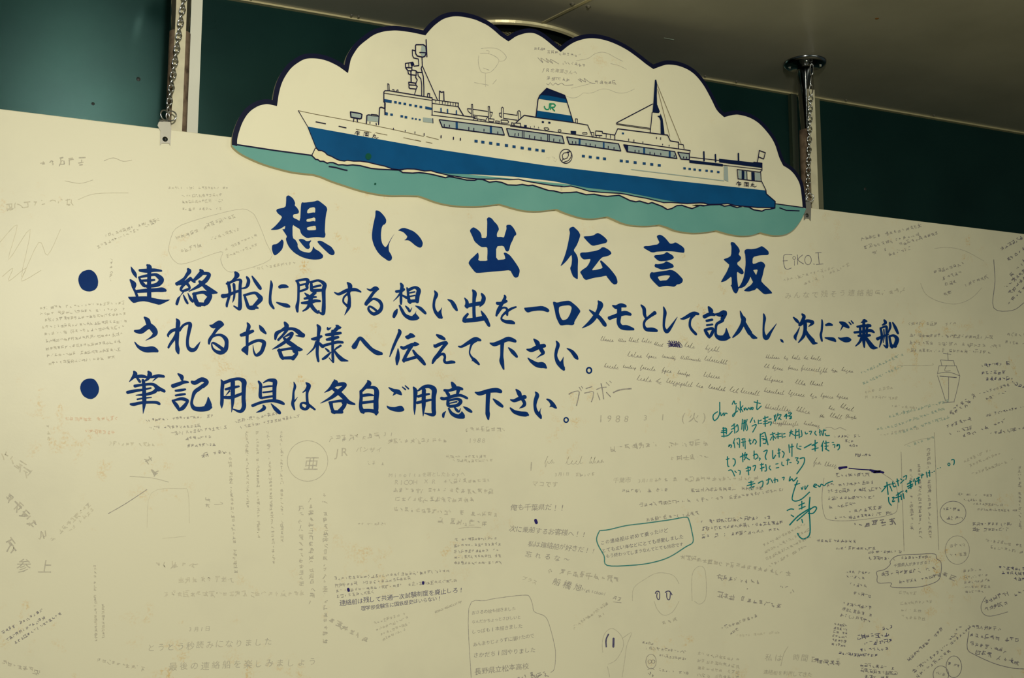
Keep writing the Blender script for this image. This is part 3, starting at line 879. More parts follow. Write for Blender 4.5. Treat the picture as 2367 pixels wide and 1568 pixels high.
NOTES = '''
N p3
@ 1180 750 7.84
L 20 1055,1270 1130,1230 1240,1215 1230,1330 1195,1480
L 14 1245,1140 1285,1205
L 14 1285,1125 1310,1160
L 18 1370,1165 1475,1130
L 18 1335,1250 1420,1230 1500,1225 1495,1320 1465,1410
L 18 1555,1185 1640,1150 1740,1140
L 18 1640,1070 1665,1180 1690,1360
L 16 1575,1245 1620,1370
L 16 1740,1235 1815,1315
L 12 1735,1055 1790,1110
L 12 1800,1030 1830,1060
L 24 1860,1240 1980,1190 2195,1165
N p4
@ 1800 500 2.24
L 3.4 70,200 27,203 30,262 45,275 66,268
L 3.4 22,232 45,230
O 80,216,7,8,2.6
L 2.6 82,230 82,255
L 3.4 97,200 98,250
L 3.4 125,200 100,225 130,248
O 152,227,17,24,3
L 4 181,247 184,249
L 3.2 190,190 220,188
L 3.2 205,190 210,248
L 3.2 195,250 230,247
N p2
@ 0 0 1
K 5 100,378 210,372 22
L 1.2 240,372 262,365 285,373 305,370
L 1 150,418 185,424 215,416
N p1
L 1.2 180,462 220,448 297,446
K 8 5,478 160,466 20
L 1 0,560 40,520 20,600 70,530 50,640 90,560 110,590 140,530
L 1 5,640 30,620 20,650 60,620 50,650 95,625
N p2
K 16 378,434 525,434 7
K 9 424,453 510,451 8
K 9 424,467 515,464 8
K 9 424,484 510,482 8
N p2
K 10 228,570 360,512 9
K 8 245,545 365,507 9
K 4 258,600 256,655 9
N p2
L 1 395,550 390,580 405,605 430,609 510,582 510,600 520,622 545,628 625,600 615,560 595,510 580,490 545,485 420,520 395,550
K 5 412,550 475,527 11
K 5 480,520 540,500 11
K 3 422,580 460,568 11
K 5 490,552 550,530 9
K 5 522,575 590,545 8
K 5 527,592 592,566 8
K 6 590,620 680,608 9
N p2
K 15 95,712 285,700 9
K 15 95,726 285,713 9
K 15 97,740 288,726 9
K 14 100,756 290,742 9
K 14 105,772 285,756 9
K 13 108,788 280,772 9
K 13 110,806 275,790 9
K 12 112,822 275,808 9
K 12 115,840 262,826 9
N pred
K 7 155,968 270,968 11
K 4 200,998 262,1000 11
N p3
K 11 338,972 490,962 8
K 9 348,990 460,985 9
K 9 398,1003 520,988 9
K 5 432,1013 485,1010 9
K 6 437,1031 495,1027 9
K 5 467,1053 518,1045 11
N p3
K 9 545,975 640,955 9
K 13 558,987 690,962 9
N p1
K 10 255,1025 355,1028 10
L 1 340,1220 350,1140 420,1130 435,1140 438,1210
L 1 375,1245 400,1243 430,1240
K 4 360,1305 450,1305 24
K 7 418,1340 535,1340 16
N p2
L 1.2 300,1102 350,1105 390,1115
K 2 345,1065 360,1092 22
N p3
L 1.6 250,1188 290,1165 340,1132
N p2
K 24 531,1048 545,1320 10
K 14 570,1000 573,1170 8
K 18 595,1000 598,1240 8
K 22 620,1000 633,1300 9
K 18 650,1000 652,1250 9
N p2
K 11 695,1175 697,1350 14
K 15 718,1155 722,1390 15
K 22 752,1145 752,1480 15
N p2
O 711,1066,47,47,1.3
T 亜 720,1072 722,1072 38
K 4 480,1155 480,1198 13
L 1.2 495,1167 515,1165 509,1161
N p2
T 参上 55,1308 105,1310 36
K 2 20,1255 32,1275 30
K 3 20,1150 95,1230 26
N p1
K 9 122,1245 205,1168 13
K 5 162,1226 212,1180 12
K 3 10,1050 60,1090 24
K 6 110,985 115,1025 9
N p1
K 22 385,1374 700,1372 15
N p2
T 3月1日 440,1455 480,1454 12
T とうとう秒読みになりました 350,1497 620,1484 19
T 最後の連絡船を楽しみましょう 400,1542 722,1530 20
N p4
K 10 8,1462 95,1412 9
K 9 17,1478 100,1430 9
K 12 37,1485 138,1420 9
N p2
K 20 219,1300 222,1480 8
K 8 238,1400 239,1472 8
K 8 230,1525 330,1547 12
K 6 10,1530 95,1557 14
N p2
K 6 768,1014 870,1008 16
T JR 778,1046 797,1045 22
T バンザイ 830,1040 876,1040 14
K 9 902,1019 1030,1018 13
T 31 890,1004 905,1004 10
K 3 855,1070 885,1072 10
N p2
K 6 1080,992 1165,992 13
T 1988 1087,1018 1118,1018 13
K 10 1035,1055 1120,1055 9
K 10 1050,1066 1135,1064 9
N p2
T Minoltaを落としたboyへ 903,1098 1070,1096 16
T RICOH 917,1115 960,1114 13
T XR 985,1113 1003,1113 12
K 6 1030,1113 1130,1110 11
K 14 915,1133 1135,1136 13
K 11 920,1155 1090,1155 13
K 14 915,1177 1145,1190 13
K 7 1018,1203 1120,1212 16
L 1.2 1060,1222 1085,1219 1112,1220
K 9 830,1212 890,1211 8
N p3
K 13 1055,1248 1145,1245 8
K 13 1053,1262 1155,1258 8
K 12 1053,1275 1150,1272 8
K 12 1053,1288 1155,1285 8
K 10 1053,1302 1155,1300 8
N p2
T 1988 1389,967 1448,967 20
T 3 1492,965 1493,965 16
T 1 1532,965 1533,965 18
T (火) 1580,965 1628,965 23
N p2
T I 1228,1077 1229,1077 26
C 1258,1072 1282,1072 20
C 1308,1073 1348,1072 20
C 1362,1072 1396,1070 18
T 3月1日 1285,1097 1312,1096 11
K 4 1335,1098 1370,1096 10
T マコです 1237,1118 1283,1120 14
N p2
K 5 1417,1038 1515,1025 16
K 5 1550,1028 1630,1025 16
K 5 1557,1057 1630,1058 15
T 千葉市 1424,1110 1452,1110 15
T 3月1日 1478,1112 1505,1111 12
K 4 1518,1110 1560,1108 12
K 14 1588,1108 1760,1105 13
N p3
K 9 1442,1135 1540,1132 10
K 13 1602,1133 1760,1128 11
K 19 1482,1167 1690,1150 11
K 12 1690,1150 1812,1132 10
K 9 1497,1202 1610,1186 11
N p3
T 俺も千葉県だ!! 1188,1173 1300,1173 23
N p3
T 次に乗船するお客様へ!! 1185,1222 1350,1236 18
T 私は連絡船が好きだ!! 1228,1257 1372,1273 18
T 忘れるな〜 1222,1282 1310,1293 15
N p2
K 9 1268,1318 1425,1340 17
T プラス 1213,1337 1236,1346 11
N p3
T 船橋旭 1287,1346 1336,1358 19
T high 1347,1362 1362,1366 17
T school 1370,1367 1398,1373 17
K 3 1410,1379 1432,1386 10
L 1.2 1418,1392 1436,1394
N inknavy
L 7 1238,1203 1240,1209
L 6 805,1362 806,1366
L 5 978,1346 978,1350
N p4
T この連絡船は初めて乗ったけど 1393,1255 1540,1226 11
T とても広い海などにとても感動しました 1396,1273 1575,1241 10.5
T もう終わってしまうなんてとても残念です 1405,1286 1575,1259 10.5
N p4
K 19 1625,1206 1787,1196 10
K 20 1626,1223 1806,1208 10
K 19 1627,1241 1800,1224 10
N p2
K 20 1578,1288 1822,1326 13
K 12 1767,1260 1860,1212 8
K 12 1770,1276 1868,1226 8
K 12 1774,1292 1870,1242 8
K 9 1780,1308 1860,1264 8
N p3
K 8 1664,1336 1752,1346 14
K 2 1715,1360 1727,1362 12
K 11 1664,1376 1800,1400 14
K 3 1808,1355 1832,1368 12
N p2
L 1 1462,1390 1465,1360 1490,1340 1520,1325 1555,1330 1570,1350
L 1 1512,1390 1520,1410 1535,1423 1555,1415 1570,1390
L 1 1600,1390 1600,1330 1615,1310 1630,1320 1632,1380 1618,1397 1605,1390
K 3 1535,1440 1560,1432 12
N p5
@ 1160 1040 4.356
L 11 1545,1450 1555,1430 1575,1426 1590,1440
L 9 1565,1440 1560,1480 1572,1508 1588,1500 1590,1445
L 11 1643,1440 1665,1426 1690,1428 1715,1465
L 9 1660,1440 1662,1490 1678,1512 1692,1500 1697,1445
@ 1000 1320 3.698
L 12 1505,540 1483,590 1485,655
L 18 1547,580 1545,650
N p2
L 4 1455,700 1450,620 1470,540 1520,495 1570,510 1620,570 1630,650 1570,760 1500,800
L 4 1620,580 1700,530 1660,640 1640,780 1620,910
L 4 1495,820 1515,910
N p3
L 4.5 330,915 310,320 450,255 620,225 790,208 830,225 855,290 870,350 960,390 1000,470 1045,650 1050,750 1040,840 1010,870
@ 0 0 1
T おさるの絵も描きました 1095,1417 1188,1407 12
T なんだかちょっとさびしいと 1095,1438 1200,1427 11
T しっぽも1本描きました 1096,1461 1203,1447 12
T あんまりじょうずに描けたので 1098,1490 1230,1470 13
T さかだち1回やりました 1100,1515 1232,1503 13
T 長野県立松本高校 1105,1552 1215,1540 16
K 2 1200,1566 1262,1559 18
N p2
K 14 1327,1450 1402,1396 8
K 2 1386,1425 1396,1417 9
N p3
K 4 1488,1485 1515,1490 7
K 13 1496,1498 1582,1507 9
K 8 1527,1515 1586,1524 8
K 9 1527,1549 1588,1557 9
O 1505,1530,12,17,1.3
O 1502,1530,4,4,1.2
O 1510,1530,4,4,1.2
L 1.2 1497,1549 1505,1545 1513,1549
K 2 1503,1556 1508,1562 8
N p2
K 9 1617,1510 1705,1526 10
K 9 1617,1527 1705,1541 10
K 9 1617,1544 1705,1555 10
K 9 1617,1560 1705,1568 10
N p2
T 私は 1777,1521 1800,1522 17
T 時間 1841,1521 1860,1522 17
K 4 1882,1526 1937,1531 14
T 連絡船を利用してきた 1770,1554 1872,1560 15
L 1.2 1805,1540 1812,1512 1822,1495
N p3
K 9 1670,1453 1747,1425 9
K 3 1690,1464 1704,1456 9
N p1
K 14 1705,1471 1800,1462 7
N p3
K 26 775,1338 1035,1320 9
K 18 778,1354 955,1336 9
K 25 780,1367 1052,1342 9
K 8 782,1379 862,1369 9
N p5
T 連絡船は残して共通一次試験制度を廃止しろ! 792,1394 1066,1363 14
T 理学部受験生に国鉄歴史はいらない! 840,1407 1016,1383 11.5
N p2
K 7 867,1440 935,1419 8
K 8 872,1456 940,1428 8
K 8 882,1466 945,1441 8
K 6 887,1478 935,1456 8
K 3 768,1435 845,1478 19
K 14 1008,1415 1066,1391 6
N p3
K 14 1994,553 2135,520 10
K 11 2002,571 2120,543 10
K 4 2020,584 2056,575 10
K 8 2082,565 2165,539 10
K 4 2057,588 2100,573 10
N p2
K 11 1814,648 1925,620 9
K 10 1862,656 1960,613 9
T みんなで残そう連絡船 1822,683 2010,676 16
K 2 2030,676 2088,672 15
N p2
L 1.1 2160,575 2190,572 2230,580 2275,604
L 1.1 2128,655 2140,680 2170,697 2210,703 2245,690 2270,665
N p3
K 6 2162,628 2225,610 10
K 5 2182,643 2230,628 10
K 2 2188,657 2206,652 10
K 5 2232,658 2280,641 10
K 2 2174,682 2195,676 10
N p4
L 1.3 2297,600 2300,650 2297,712 2340,718 2367,700
K 5 2316,575 2360,550 11
K 4 2332,600 2365,576 11
K 4 2339,635 2367,602 11
K 5 2327,660 2367,626 11
K 4 2336,676 2367,642 11
K 4 2335,700 2367,666 11
N p3
K 11 2102,748 2206,748 9
K 21 2107,775 2290,780 10
K 23 2107,792 2310,800 10
K 17 2110,810 2285,813 9
K 5 2332,773 2367,775 9
K 5 2327,790 2367,795 9
N p4
@ 1800 500 2.24
L 2.6 822,815 880,808 940,828
L 2.6 822,825 845,895 865,960
L 2.6 938,830 925,895 908,960
L 2.4 830,775 920,775
L 2.4 838,745 845,775
L 2.4 905,748 912,775
L 2.4 838,745 905,748
L 2.4 875,708 878,745
L 2.4 852,710 892,716
L 2.4 880,835 880,950
L 2.4 830,778 822,818
L 2.4 920,778 938,828
L 2.2 870,772 860,800 890,800
L 4 835,828 920,836
L 2.4 855,965 910,962
@ 0 0 1
N p5
K 7 2271,846 2330,840 9
K 6 2272,862 2320,862 9
K 7 2282,876 2350,875 10
K 3 2342,885 2367,895 9
N pgreen
K 10 1992,862 2085,820 8
K 10 1997,886 2085,846 8
K 14 2057,962 2190,928 9
K 13 2062,986 2180,946 9
K 14 2072,1002 2200,962 9
K 4 2030,992 2062,986 9
K 6 2100,1030 2155,1012 8
N p2
K 7 2002,905 2060,896 8
K 8 2002,918 2080,921 8
K 6 2064,937 2120,943 8
L 1 2075,845 2150,845 2156,840
N p4
K 6 2197,950 2250,915 11
K 5 2200,957 2240,931 11
K 7 2267,910 2330,890 8
K 5 2282,921 2325,905 8
N p4
K 5 2192,985 2240,970 10
K 5 2197,1001 2245,990 10
K 9 2230,1006 2320,975 11
K 9 2282,960 2367,940 7
K 8 2292,1001 2367,990 10
N p2
K 9 2037,1006 2120,990 9
L 1 2090,1030 2120,1018 2155,1012
N p4
K 6 1932,1010 1985,1008 8
K 2 1956,1020 1970,1020 8
K 3 1966,1030 1988,1030 8
K 4 1980,1052 2010,1052 8
N p3
L 1.1 1905,1105 1900,1150 1905,1190 1920,1203 1980,1203 2060,1190 2075,1170 2070,1120 2040,1095
N p4
K 12 1914,1122 2015,1115 10
K 14 1914,1137 2035,1130 10
K 12 1917,1153 2020,1148 10
K 6 1920,1172 1975,1165 10
K 8 1967,1183 2045,1171 11
K 4 1932,1196 1962,1194 10
K 9 1967,1196 2060,1186 9
K 6 1937,1098 2005,1097 10
N p3
C 1880,1072 1898,1075 18
C 1906,1077 1934,1080 12
N p3
K 10 2105,1088 2108,1220 10
K 12 2125,1078 2128,1240 10
K 14 2146,1040 2150,1240 11
L 0.9 2083,1045 2090,1275
L 0.9 2160,1000 2170,1272
N p4
O 2203,1186,30,27,1.2
K 4 2180,1177 2216,1178 9
K 4 2192,1197 2222,1198 9
N p2
K 8 2230,1066 2290,1040 8
K 9 2236,1079 2310,1049 8
K 11 2242,1099 2340,1063 8
N p3
K 9 2217,1143 2290,1145 7
K 4 2232,1156 2265,1157 7
K 8 2252,1165 2315,1168 7
K 9 2262,1178 2350,1181 7
K 13 2357,1080 2358,1220 9
N p4
K 10 2252,1212 2340,1212 9
K 9 2252,1224 2330,1224 9
N p4
K 9 1892,1250 1975,1252 9
K 9 1937,1267 2020,1268 9
K 8 2010,1277 2080,1276 9
K 6 2012,1290 2065,1292 9
K 4 1985,1215 2060,1205 20
N p4
L 1.4 2028,1333 2027,1322 2045,1317 2058,1305 2058,1298 2075,1285 2120,1282 2160,1281 2165,1292 2175,1300 2175,1325 2165,1345 2120,1358 2062,1358 2060,1348 2030,1348 2028,1333
K 9 2087,1290 2150,1288 8
T 千葉県人が多すぎる! 2070,1308 2148,1300 10
K 13 2042,1328 2168,1313 12
K 6 2082,1345 2132,1340 9
K 3 2142,1336 2170,1330 10
N p3
O 2213,1272,28,33,1.2
K 3 2200,1262 2227,1260 10
K 3 2200,1285 2230,1281 10
K 2 2186,1328 2202,1336 15
N p4
K 8 1957,1322 2010,1325 8
K 5 1960,1333 1995,1336 8
K 5 1967,1351 2000,1355 8
K 5 1977,1372 2010,1378 8
K 8 1952,1396 2010,1405 9
K 8 1950,1408 2012,1422 9
K 8 1947,1422 2008,1436 9
K 4 1931,1443 1957,1447 7
K 4 1930,1452 1957,1456 7
K 4 1929,1461 1956,1465 7
K 4 1927,1470 1955,1474 7
K 4 1926,1479 1954,1484 7
K 4 1925,1489 1953,1494 7
N p5
K 2 2042,1453 2060,1450 9
K 7 1984,1473 2050,1468 13
K 7 1989,1489 2060,1481 12
K 6 1992,1503 2050,1499 10
K 4 1992,1515 2025,1515 9
K 5 1942,1510 1985,1515 8
N p4
K 9 1992,1538 2065,1545 10
K 9 1994,1551 2070,1557 10
K 7 1995,1563 2050,1567 10
K 4 1887,1528 1935,1533 13
N p4
K 12 2102,1524 2175,1456 10
K 11 2114,1550 2190,1491 10
K 10 2122,1562 2192,1506 10
K 6 2197,1480 2227,1441 11
K 6 2200,1487 2240,1451 9
O 2205,1542,18,25,1.2
O 2175,1560,18,20,1.2
K 3 2195,1535 2215,1540 8
K 3 2168,1556 2182,1560 8
N p2
K 4 2082,1370 2115,1372 9
K 9 2085,1395 2160,1390 9
K 6 2087,1410 2135,1412 9
K 6 2087,1426 2135,1431 9
N p3
K 8 2282,1250 2360,1262 9
K 8 2292,1265 2360,1276 9
K 5 2230,1320 2265,1318 8
K 6 2232,1335 2280,1330 8
K 6 2232,1346 2285,1342 8
K 6 2234,1358 2285,1356 8
K 5 2234,1369 2270,1366 8
N p5
K 6 2312,1313 2367,1316 9
K 6 2320,1325 2367,1326 9
K 3 2347,1338 2367,1338 9
N p4
K 5 2280,1390 2330,1371 12
K 5 2280,1408 2322,1396 12
K 3 2347,1375 2367,1366 10
L 1.1 2330,1415 2290,1425 2272,1418 2268,1400 2278,1380
N p4
L 1.5 2240,1460 2236,1500 2255,1515 2300,1535 2340,1545 2367,1547
K 6 2250,1448 2310,1455 11
K 9 2247,1468 2350,1481 12
K 7 2247,1488 2325,1505 12
K 7 2262,1507 2350,1531 14
N p3
C 1388,787 1418,791 12
C 1429,789 1447,791 8
C 1453,789 1476,792 11
C 1483,790 1507,794 11
C 1512,797 1532,802 9
C 1582,801 1606,806 14
C 1630,808 1662,814 14
C 1450,823 1484,828 14
C 1494,825 1518,829 11
C 1530,826 1562,831 8
C 1573,829 1620,836 9
C 1628,832 1680,843 12
C 1396,849 1430,854 12
C 1440,850 1470,853 8
C 1480,852 1515,858 11
C 1530,858 1552,863 12
C 1566,864 1595,870 10
C 1626,870 1664,876 13
C 1472,878 1506,884 14
C 1516,882 1528,890 14
C 1540,884 1600,895 13
C 1609,893 1625,898 11
C 1637,897 1676,905 12
C 1686,903 1705,910 14
C 1712,907 1755,915 13
N p3
C 1770,828 1802,830 10
C 1812,829 1822,831 8
C 1830,829 1850,832 11
C 1858,829 1868,832 10
C 1874,830 1898,834 11
C 1766,849 1778,852 11
C 1785,852 1810,857 11
C 1822,852 1845,857 9
C 1852,854 1912,862 13
C 1922,857 1936,861 8
C 1945,857 1972,862 11
C 1766,878 1810,885 12
C 1838,886 1862,892 12
C 1872,889 1902,893 11
C 1766,906 1812,913 12
C 1822,911 1860,918 12
C 1872,916 1888,921 10
C 1897,917 1926,922 11
C 1934,918 1960,924 11
C 1768,944 1828,952 13
C 1840,950 1872,958 14
C 1915,945 1930,949 10
C 1942,942 1972,952 13
C 1895,963 1906,966 7
C 1918,963 1945,970 12
C 1955,964 1980,969 8
C 1786,980 1846,984 11
C 1858,981 1895,988 10
L 1 1908,990 1920,988 1930,993 1942,989 1956,995
N teal
@ 1620 900 5.6
L 15 245,165 240,330 185,405 160,380 165,330 220,290
L 13 255,300 265,345 290,310
L 13 300,300 300,345 320,310 345,320
L 14 405,200 430,150 440,190 465,185
L 14 460,210 450,300 420,355 415,330 480,280
L 13 480,240 500,270
L 14 510,160 515,300
L 13 510,255 545,215
L 13 520,250 545,290
L 13 560,240 565,275 580,240 600,270 620,240 640,265 650,235 655,260
L 13 670,230 655,255 672,262 680,235
L 13 690,165 770,185
L 14 735,140 725,260 765,235 785,215
N teal
@ 1620 900 5.6
L 15 270,540 330,530
L 15 290,495 300,620
L 15 265,560 330,560
L 15 280,510 330,510 330,585
L 15 265,610 350,600 410,540
L 14 400,480 440,450
L 14 395,520 440,500
L 14 430,450 440,570
L 14 450,490 475,460 485,530 455,560
L 14 540,390 530,520
L 13 560,400 555,540
L 13 530,450 575,430
L 14 575,400 575,520
L 13 590,440 605,510 590,540
L 13 600,390 590,430
L 14 670,370 640,430
L 14 660,480 720,460 670,560
L 13 690,400 700,430
L 13 745,400 745,450
L 13 760,410 785,400
L 13 760,445 790,440
L 15 810,380 870,360
L 15 830,350 835,480
L 15 815,420 860,410
L 14 810,450 870,440
L 14 880,390 910,385
L 14 870,430 915,425 900,470
L 13 950,340 960,400
L 13 970,330 955,380
L 13 1000,310 985,360 960,420
L 13 990,340 1040,330 1000,395
L 13 1010,370 1040,395
L 14 1080,360 1110,320 1105,385
L 14 1090,350 1140,345
L 14 1130,310 1175,310 1140,350 1175,350 1150,385 1180,370
N teal
@ 1620 900 5.6
L 14 370,715 360,745 385,720 400,735 385,760
L 13 440,640 420,700
L 13 430,690 440,760
L 13 460,650 500,640 500,760
L 12 470,690 485,720
L 13 530,650 560,640
L 13 545,640 550,740
L 13 570,640 575,770
L 13 525,690 580,680
L 14 630,640 640,710 655,700
L 13 620,670 650,660
L 14 670,700 690,650 720,680 700,715
L 15 770,580 770,740
L 14 775,590 820,560
L 15 830,560 870,720
L 13 790,610 815,610
L 13 790,640 820,640
L 13 800,660 840,650 840,700 805,700
L 14 900,590 960,570
L 14 930,560 940,660
L 13 920,620 900,660
L 13 935,600 970,640
L 14 970,590 1030,575
L 14 1000,560 1000,640
L 13 975,620 1040,610
L 13 1050,570 1055,630
L 13 1070,580 1090,575
L 13 1070,620 1095,615
L 14 1150,560 1190,550
L 14 1170,530 1150,610
L 13 1170,570 1215,600
L 14 1230,520 1225,640
L 13 1225,560 1270,540
L 13 1240,600 1280,590
L 14 1270,520 1275,630
L 13 1300,530 1310,600 1285,620
L 13 1350,550 1360,580 1385,570
L 13 1400,550 1435,545 1415,590
L 13 1490,540 1475,570 1500,600
L 14 1540,520 1545,600
L 13 1530,560 1560,540 1570,590
L 13 1580,540 1620,530
L 14 1595,520 1580,600
L 13 1610,570 1620,600 1670,600
N teal
@ 1620 900 5.6
L 15 345,870 350,990 370,1000
L 14 330,910 365,900
L 15 410,900 440,910 445,960 420,1000
L 14 510,880 560,850
L 15 540,830 545,940
L 14 575,820 560,880
L 14 570,860 600,840 560,920
L 14 580,880 630,915
L 14 690,800 690,900
L 14 675,860 720,840 740,880 700,910
L 13 750,890 770,900 755,925
L 15 810,810 860,790 835,870 850,915
L 15 930,790 935,900 970,850
L 13 1000,790 1030,785
L 13 995,830 1025,825
L 14 1010,770 1015,880
L 14 1050,800 1080,830 1060,890
L 14 1140,720 1150,820
L 14 1160,750 1200,740
L 14 1180,710 1180,870
L 13 1250,700 1245,760 1300,780
L 12 1275,740 1300,740
L 16 1340,760 1430,710
L 15 1440,730 1510,690
L 15 1480,660 1480,800
L 14 1440,780 1520,760
L 13 1450,720 1490,740
L 14 1590,670 1560,740
L 14 1575,720 1575,800
L 13 1600,700 1660,690
L 13 1620,670 1625,780
L 13 1605,740 1650,735
L 13 1610,770 1660,800
L 13 1700,690 1720,690
L 13 1705,720 1735,720 1730,760
L 14 1770,710 1760,740 1790,715 1795,760 1770,790
N teal
@ 1620 900 5.6
L 14 355,1055 400,1050 440,1130
L 13 440,1060 460,1080
L 13 480,1050 510,1060 505,1110
L 14 580,1030 640,1010 635,1050 585,1060
L 14 610,1000 620,1110
L 14 670,1000 710,990 690,1060
L 15 770,980 810,970
L 15 785,960 790,1060
L 14 770,1030 820,1010
L 14 840,970 850,1050 825,1060
L 13 900,990 885,1020 910,1050
L 12 970,970 1000,965
L 12 975,1020 1010,1015
L 13 1050,940 1050,980 1080,990
L 13 1110,920 1150,915
L 13 1130,900 1120,980
L 12 1150,950 1170,950
L 13 1220,890 1260,890 1240,920 1265,940 1250,970
L 15 1280,900 1340,890 1330,970 1240,1100
N teal
@ 1620 900 5.6
L 15 600,1250 700,1220
L 14 620,1210 680,1200
L 15 650,1190 655,1300
L 14 630,1280 690,1260
L 15 740,1220 800,1190 800,1250 770,1285
L 14 850,1180 900,1160
L 14 880,1150 870,1220 850,1230
L 13 910,1170 930,1210
L 14 960,1150 960,1210
L 13 940,1180 990,1170 995,1200
L 13 1050,1150 1080,1140 1070,1180
L 15 1160,1130 1145,1190 1180,1160 1200,1190 1250,1140
N teal
@ 1620 900 5.6
L 15 1255,1180 1220,1270 1190,1370 1185,1430 1230,1450 1310,1420 1410,1330
L 14 1215,1240 1280,1220
L 13 1300,1270 1310,1300 1325,1260
L 14 1350,1250 1350,1300 1390,1240
L 14 1460,1260 1500,1240 1475,1230 1460,1260 1500,1275
L 14 1510,1240 1540,1265 1560,1230 1600,1250 1630,1220 1710,1190
N teal
@ 1780 1050 5.036
L 13 370,550 370,640
L 13 335,600 400,570
L 13 340,640 410,610
L 16 225,830 330,720 470,630
L 15 465,500 455,640 465,800 460,940 390,990 340,960 320,920
L 14 440,690 500,690 540,640 530,615 480,635 310,780
L 13 195,660 240,640 280,645
L 13 245,710 275,730
L 13 370,760 380,800
N teal
@ 1780 1050 5.036
L 13 1300,440 1350,380
L 13 1330,380 1400,350
L 14 1360,330 1375,470
L 12 1395,370 1420,430
L 13 1425,320 1440,380 1470,370
L 12 1415,350 1450,340
L 13 1480,290 1495,370
L 12 1470,320 1500,310
L 12 1520,290 1535,300
L 12 1520,340 1560,300
L 12 1550,270 1590,250 1580,300
L 13 1380,500 1385,560 1415,600
L 13 1420,510 1445,505 1425,555 1455,545
L 13 1470,480 1510,460
L 13 1460,510 1520,490
L 13 1490,450 1500,560
L 13 1510,450 1550,430
L 13 1525,470 1530,530
L 13 1550,460 1560,520
L 12 1575,440 1590,420 1592,450
L 15 1600,350 1650,320
L 15 1600,380 1660,350
L 15 1630,310 1640,400
L 14 1610,400 1660,370
L 13 1680,290 1670,320
L 13 1690,310 1695,360
L 13 1705,290 1740,270
L 13 1700,320 1745,300
L 13 1725,270 1730,340
L 12 1760,250 1790,240
L 12 1770,230 1765,280
L 13 1820,210 1830,270
L 12 1840,220 1860,210
L 12 1855,190 1860,260
L 10 1885,215 1893,213
L 10 1908,202 1915,199
L 8 1950,172 1956,170
L 8 1980,161 1986,158
O 2083,120,12,15,10
L 12 2110,70 2140,65 2145,100 2135,130
N tealline
@ 1160 1040 4.356
L 11 985,815 1080,805 1250,765 1450,740 1700,705 1850,680 1885,710 1915,830 1925,930 1850,980 1680,1085 1500,1140 1300,1165 1060,1165 1030,1070 970,960 955,890 985,815
N inknavy
@ 1780 1050 5.036
L 26 805,162 890,152
L 18 810,175 880,150
L 12 915,165 1040,178 1160,185
L 24 1165,188 1320,215
L 18 1180,205 1290,198 1200,215 1310,212
N inknavy
@ 1340 760 3.381
L 4 690,95 720,140 700,90 735,145 718,92 750,145 735,92 765,148 752,95 785,148 770,98 800,145 700,130 790,118 690,145 780,105
L 4 682,115 790,135 690,130 760,100
'''
for head, shapes in paint_groups(NOTES, ('N',)):
    fl = Flat(B-.0002 if head[0][0] == 'p' else B-.00035); draw(fl, shapes, True)
    fl.m.build('handwritten_note', head[0], board, kind='stuff')

# hanger clips screwed to the top edge
def clip(poly, screw):
    c = empty('hanger_clip', (0, 0, 0)); c.parent = board
    pts = [at(x, y, B-.002) for x, y in poly]
    cen = sum(pts, Vector())/len(pts)
    c.location = cen - board.location
    mm = MB(); bk = [Vector((p.x, B-.0006, p.z)) for p in pts]
    tri = tessellate_polygon([[Vector((p.x, p.z, 0)) for p in pts]])
    for t in tri:
        mm.face([pts[i] for i in t]); mm.face([bk[i] for i in reversed(t)])
    for i in range(len(pts)):
        j = (i+1) % len(pts); mm.face([pts[j], pts[i], bk[i], bk[j]])
    mm.build('clip_plate', 'zinc', c)
    # fold over the top edge
    xs = [p.x for p in pts]; zt = max(p.z for p in pts)
    xa, xb = min(xs)+.002, max(xs)-.002
    mm = MB(); mm.tube([((xa+xb)/2-.008, B+.002, zt+.001), ((xa+xb)/2+.008, B+.002, zt+.001)], .0028, 10)
    mm.box((xa+.001, B-.0006, zt-.003), (xb-.001, B+.004, zt-.0012))
    mm.box((xa+.001, B+.002, ZT+.0005), (xb-.001, B+.004, zt-.0012))
    mm.build('clip_fold', 'zinc', c)
    s = at(*screw, B-.002); mm = MB()
    mm.lathe([(.0001, -.0022), (.0022, -.0018), (.0032, -.0004), (.0040, -.0003), (.0044, 0)], (s.x, B-.002, s.z), 16, axis='y')
    mm.build('screw', 'chrome_dark', c)
clip([(364, 290), (367, 282), (394, 282), (396, 298), (394, 337), (391, 331), (374, 331), (370, 336), (371, 303)], (381.7, 321.8))
clip([(1860, 467), (1874, 467), (1875, 482), (1874, 511), (1871, 506), (1863, 505), (1859, 509)], (1865.5, 498))

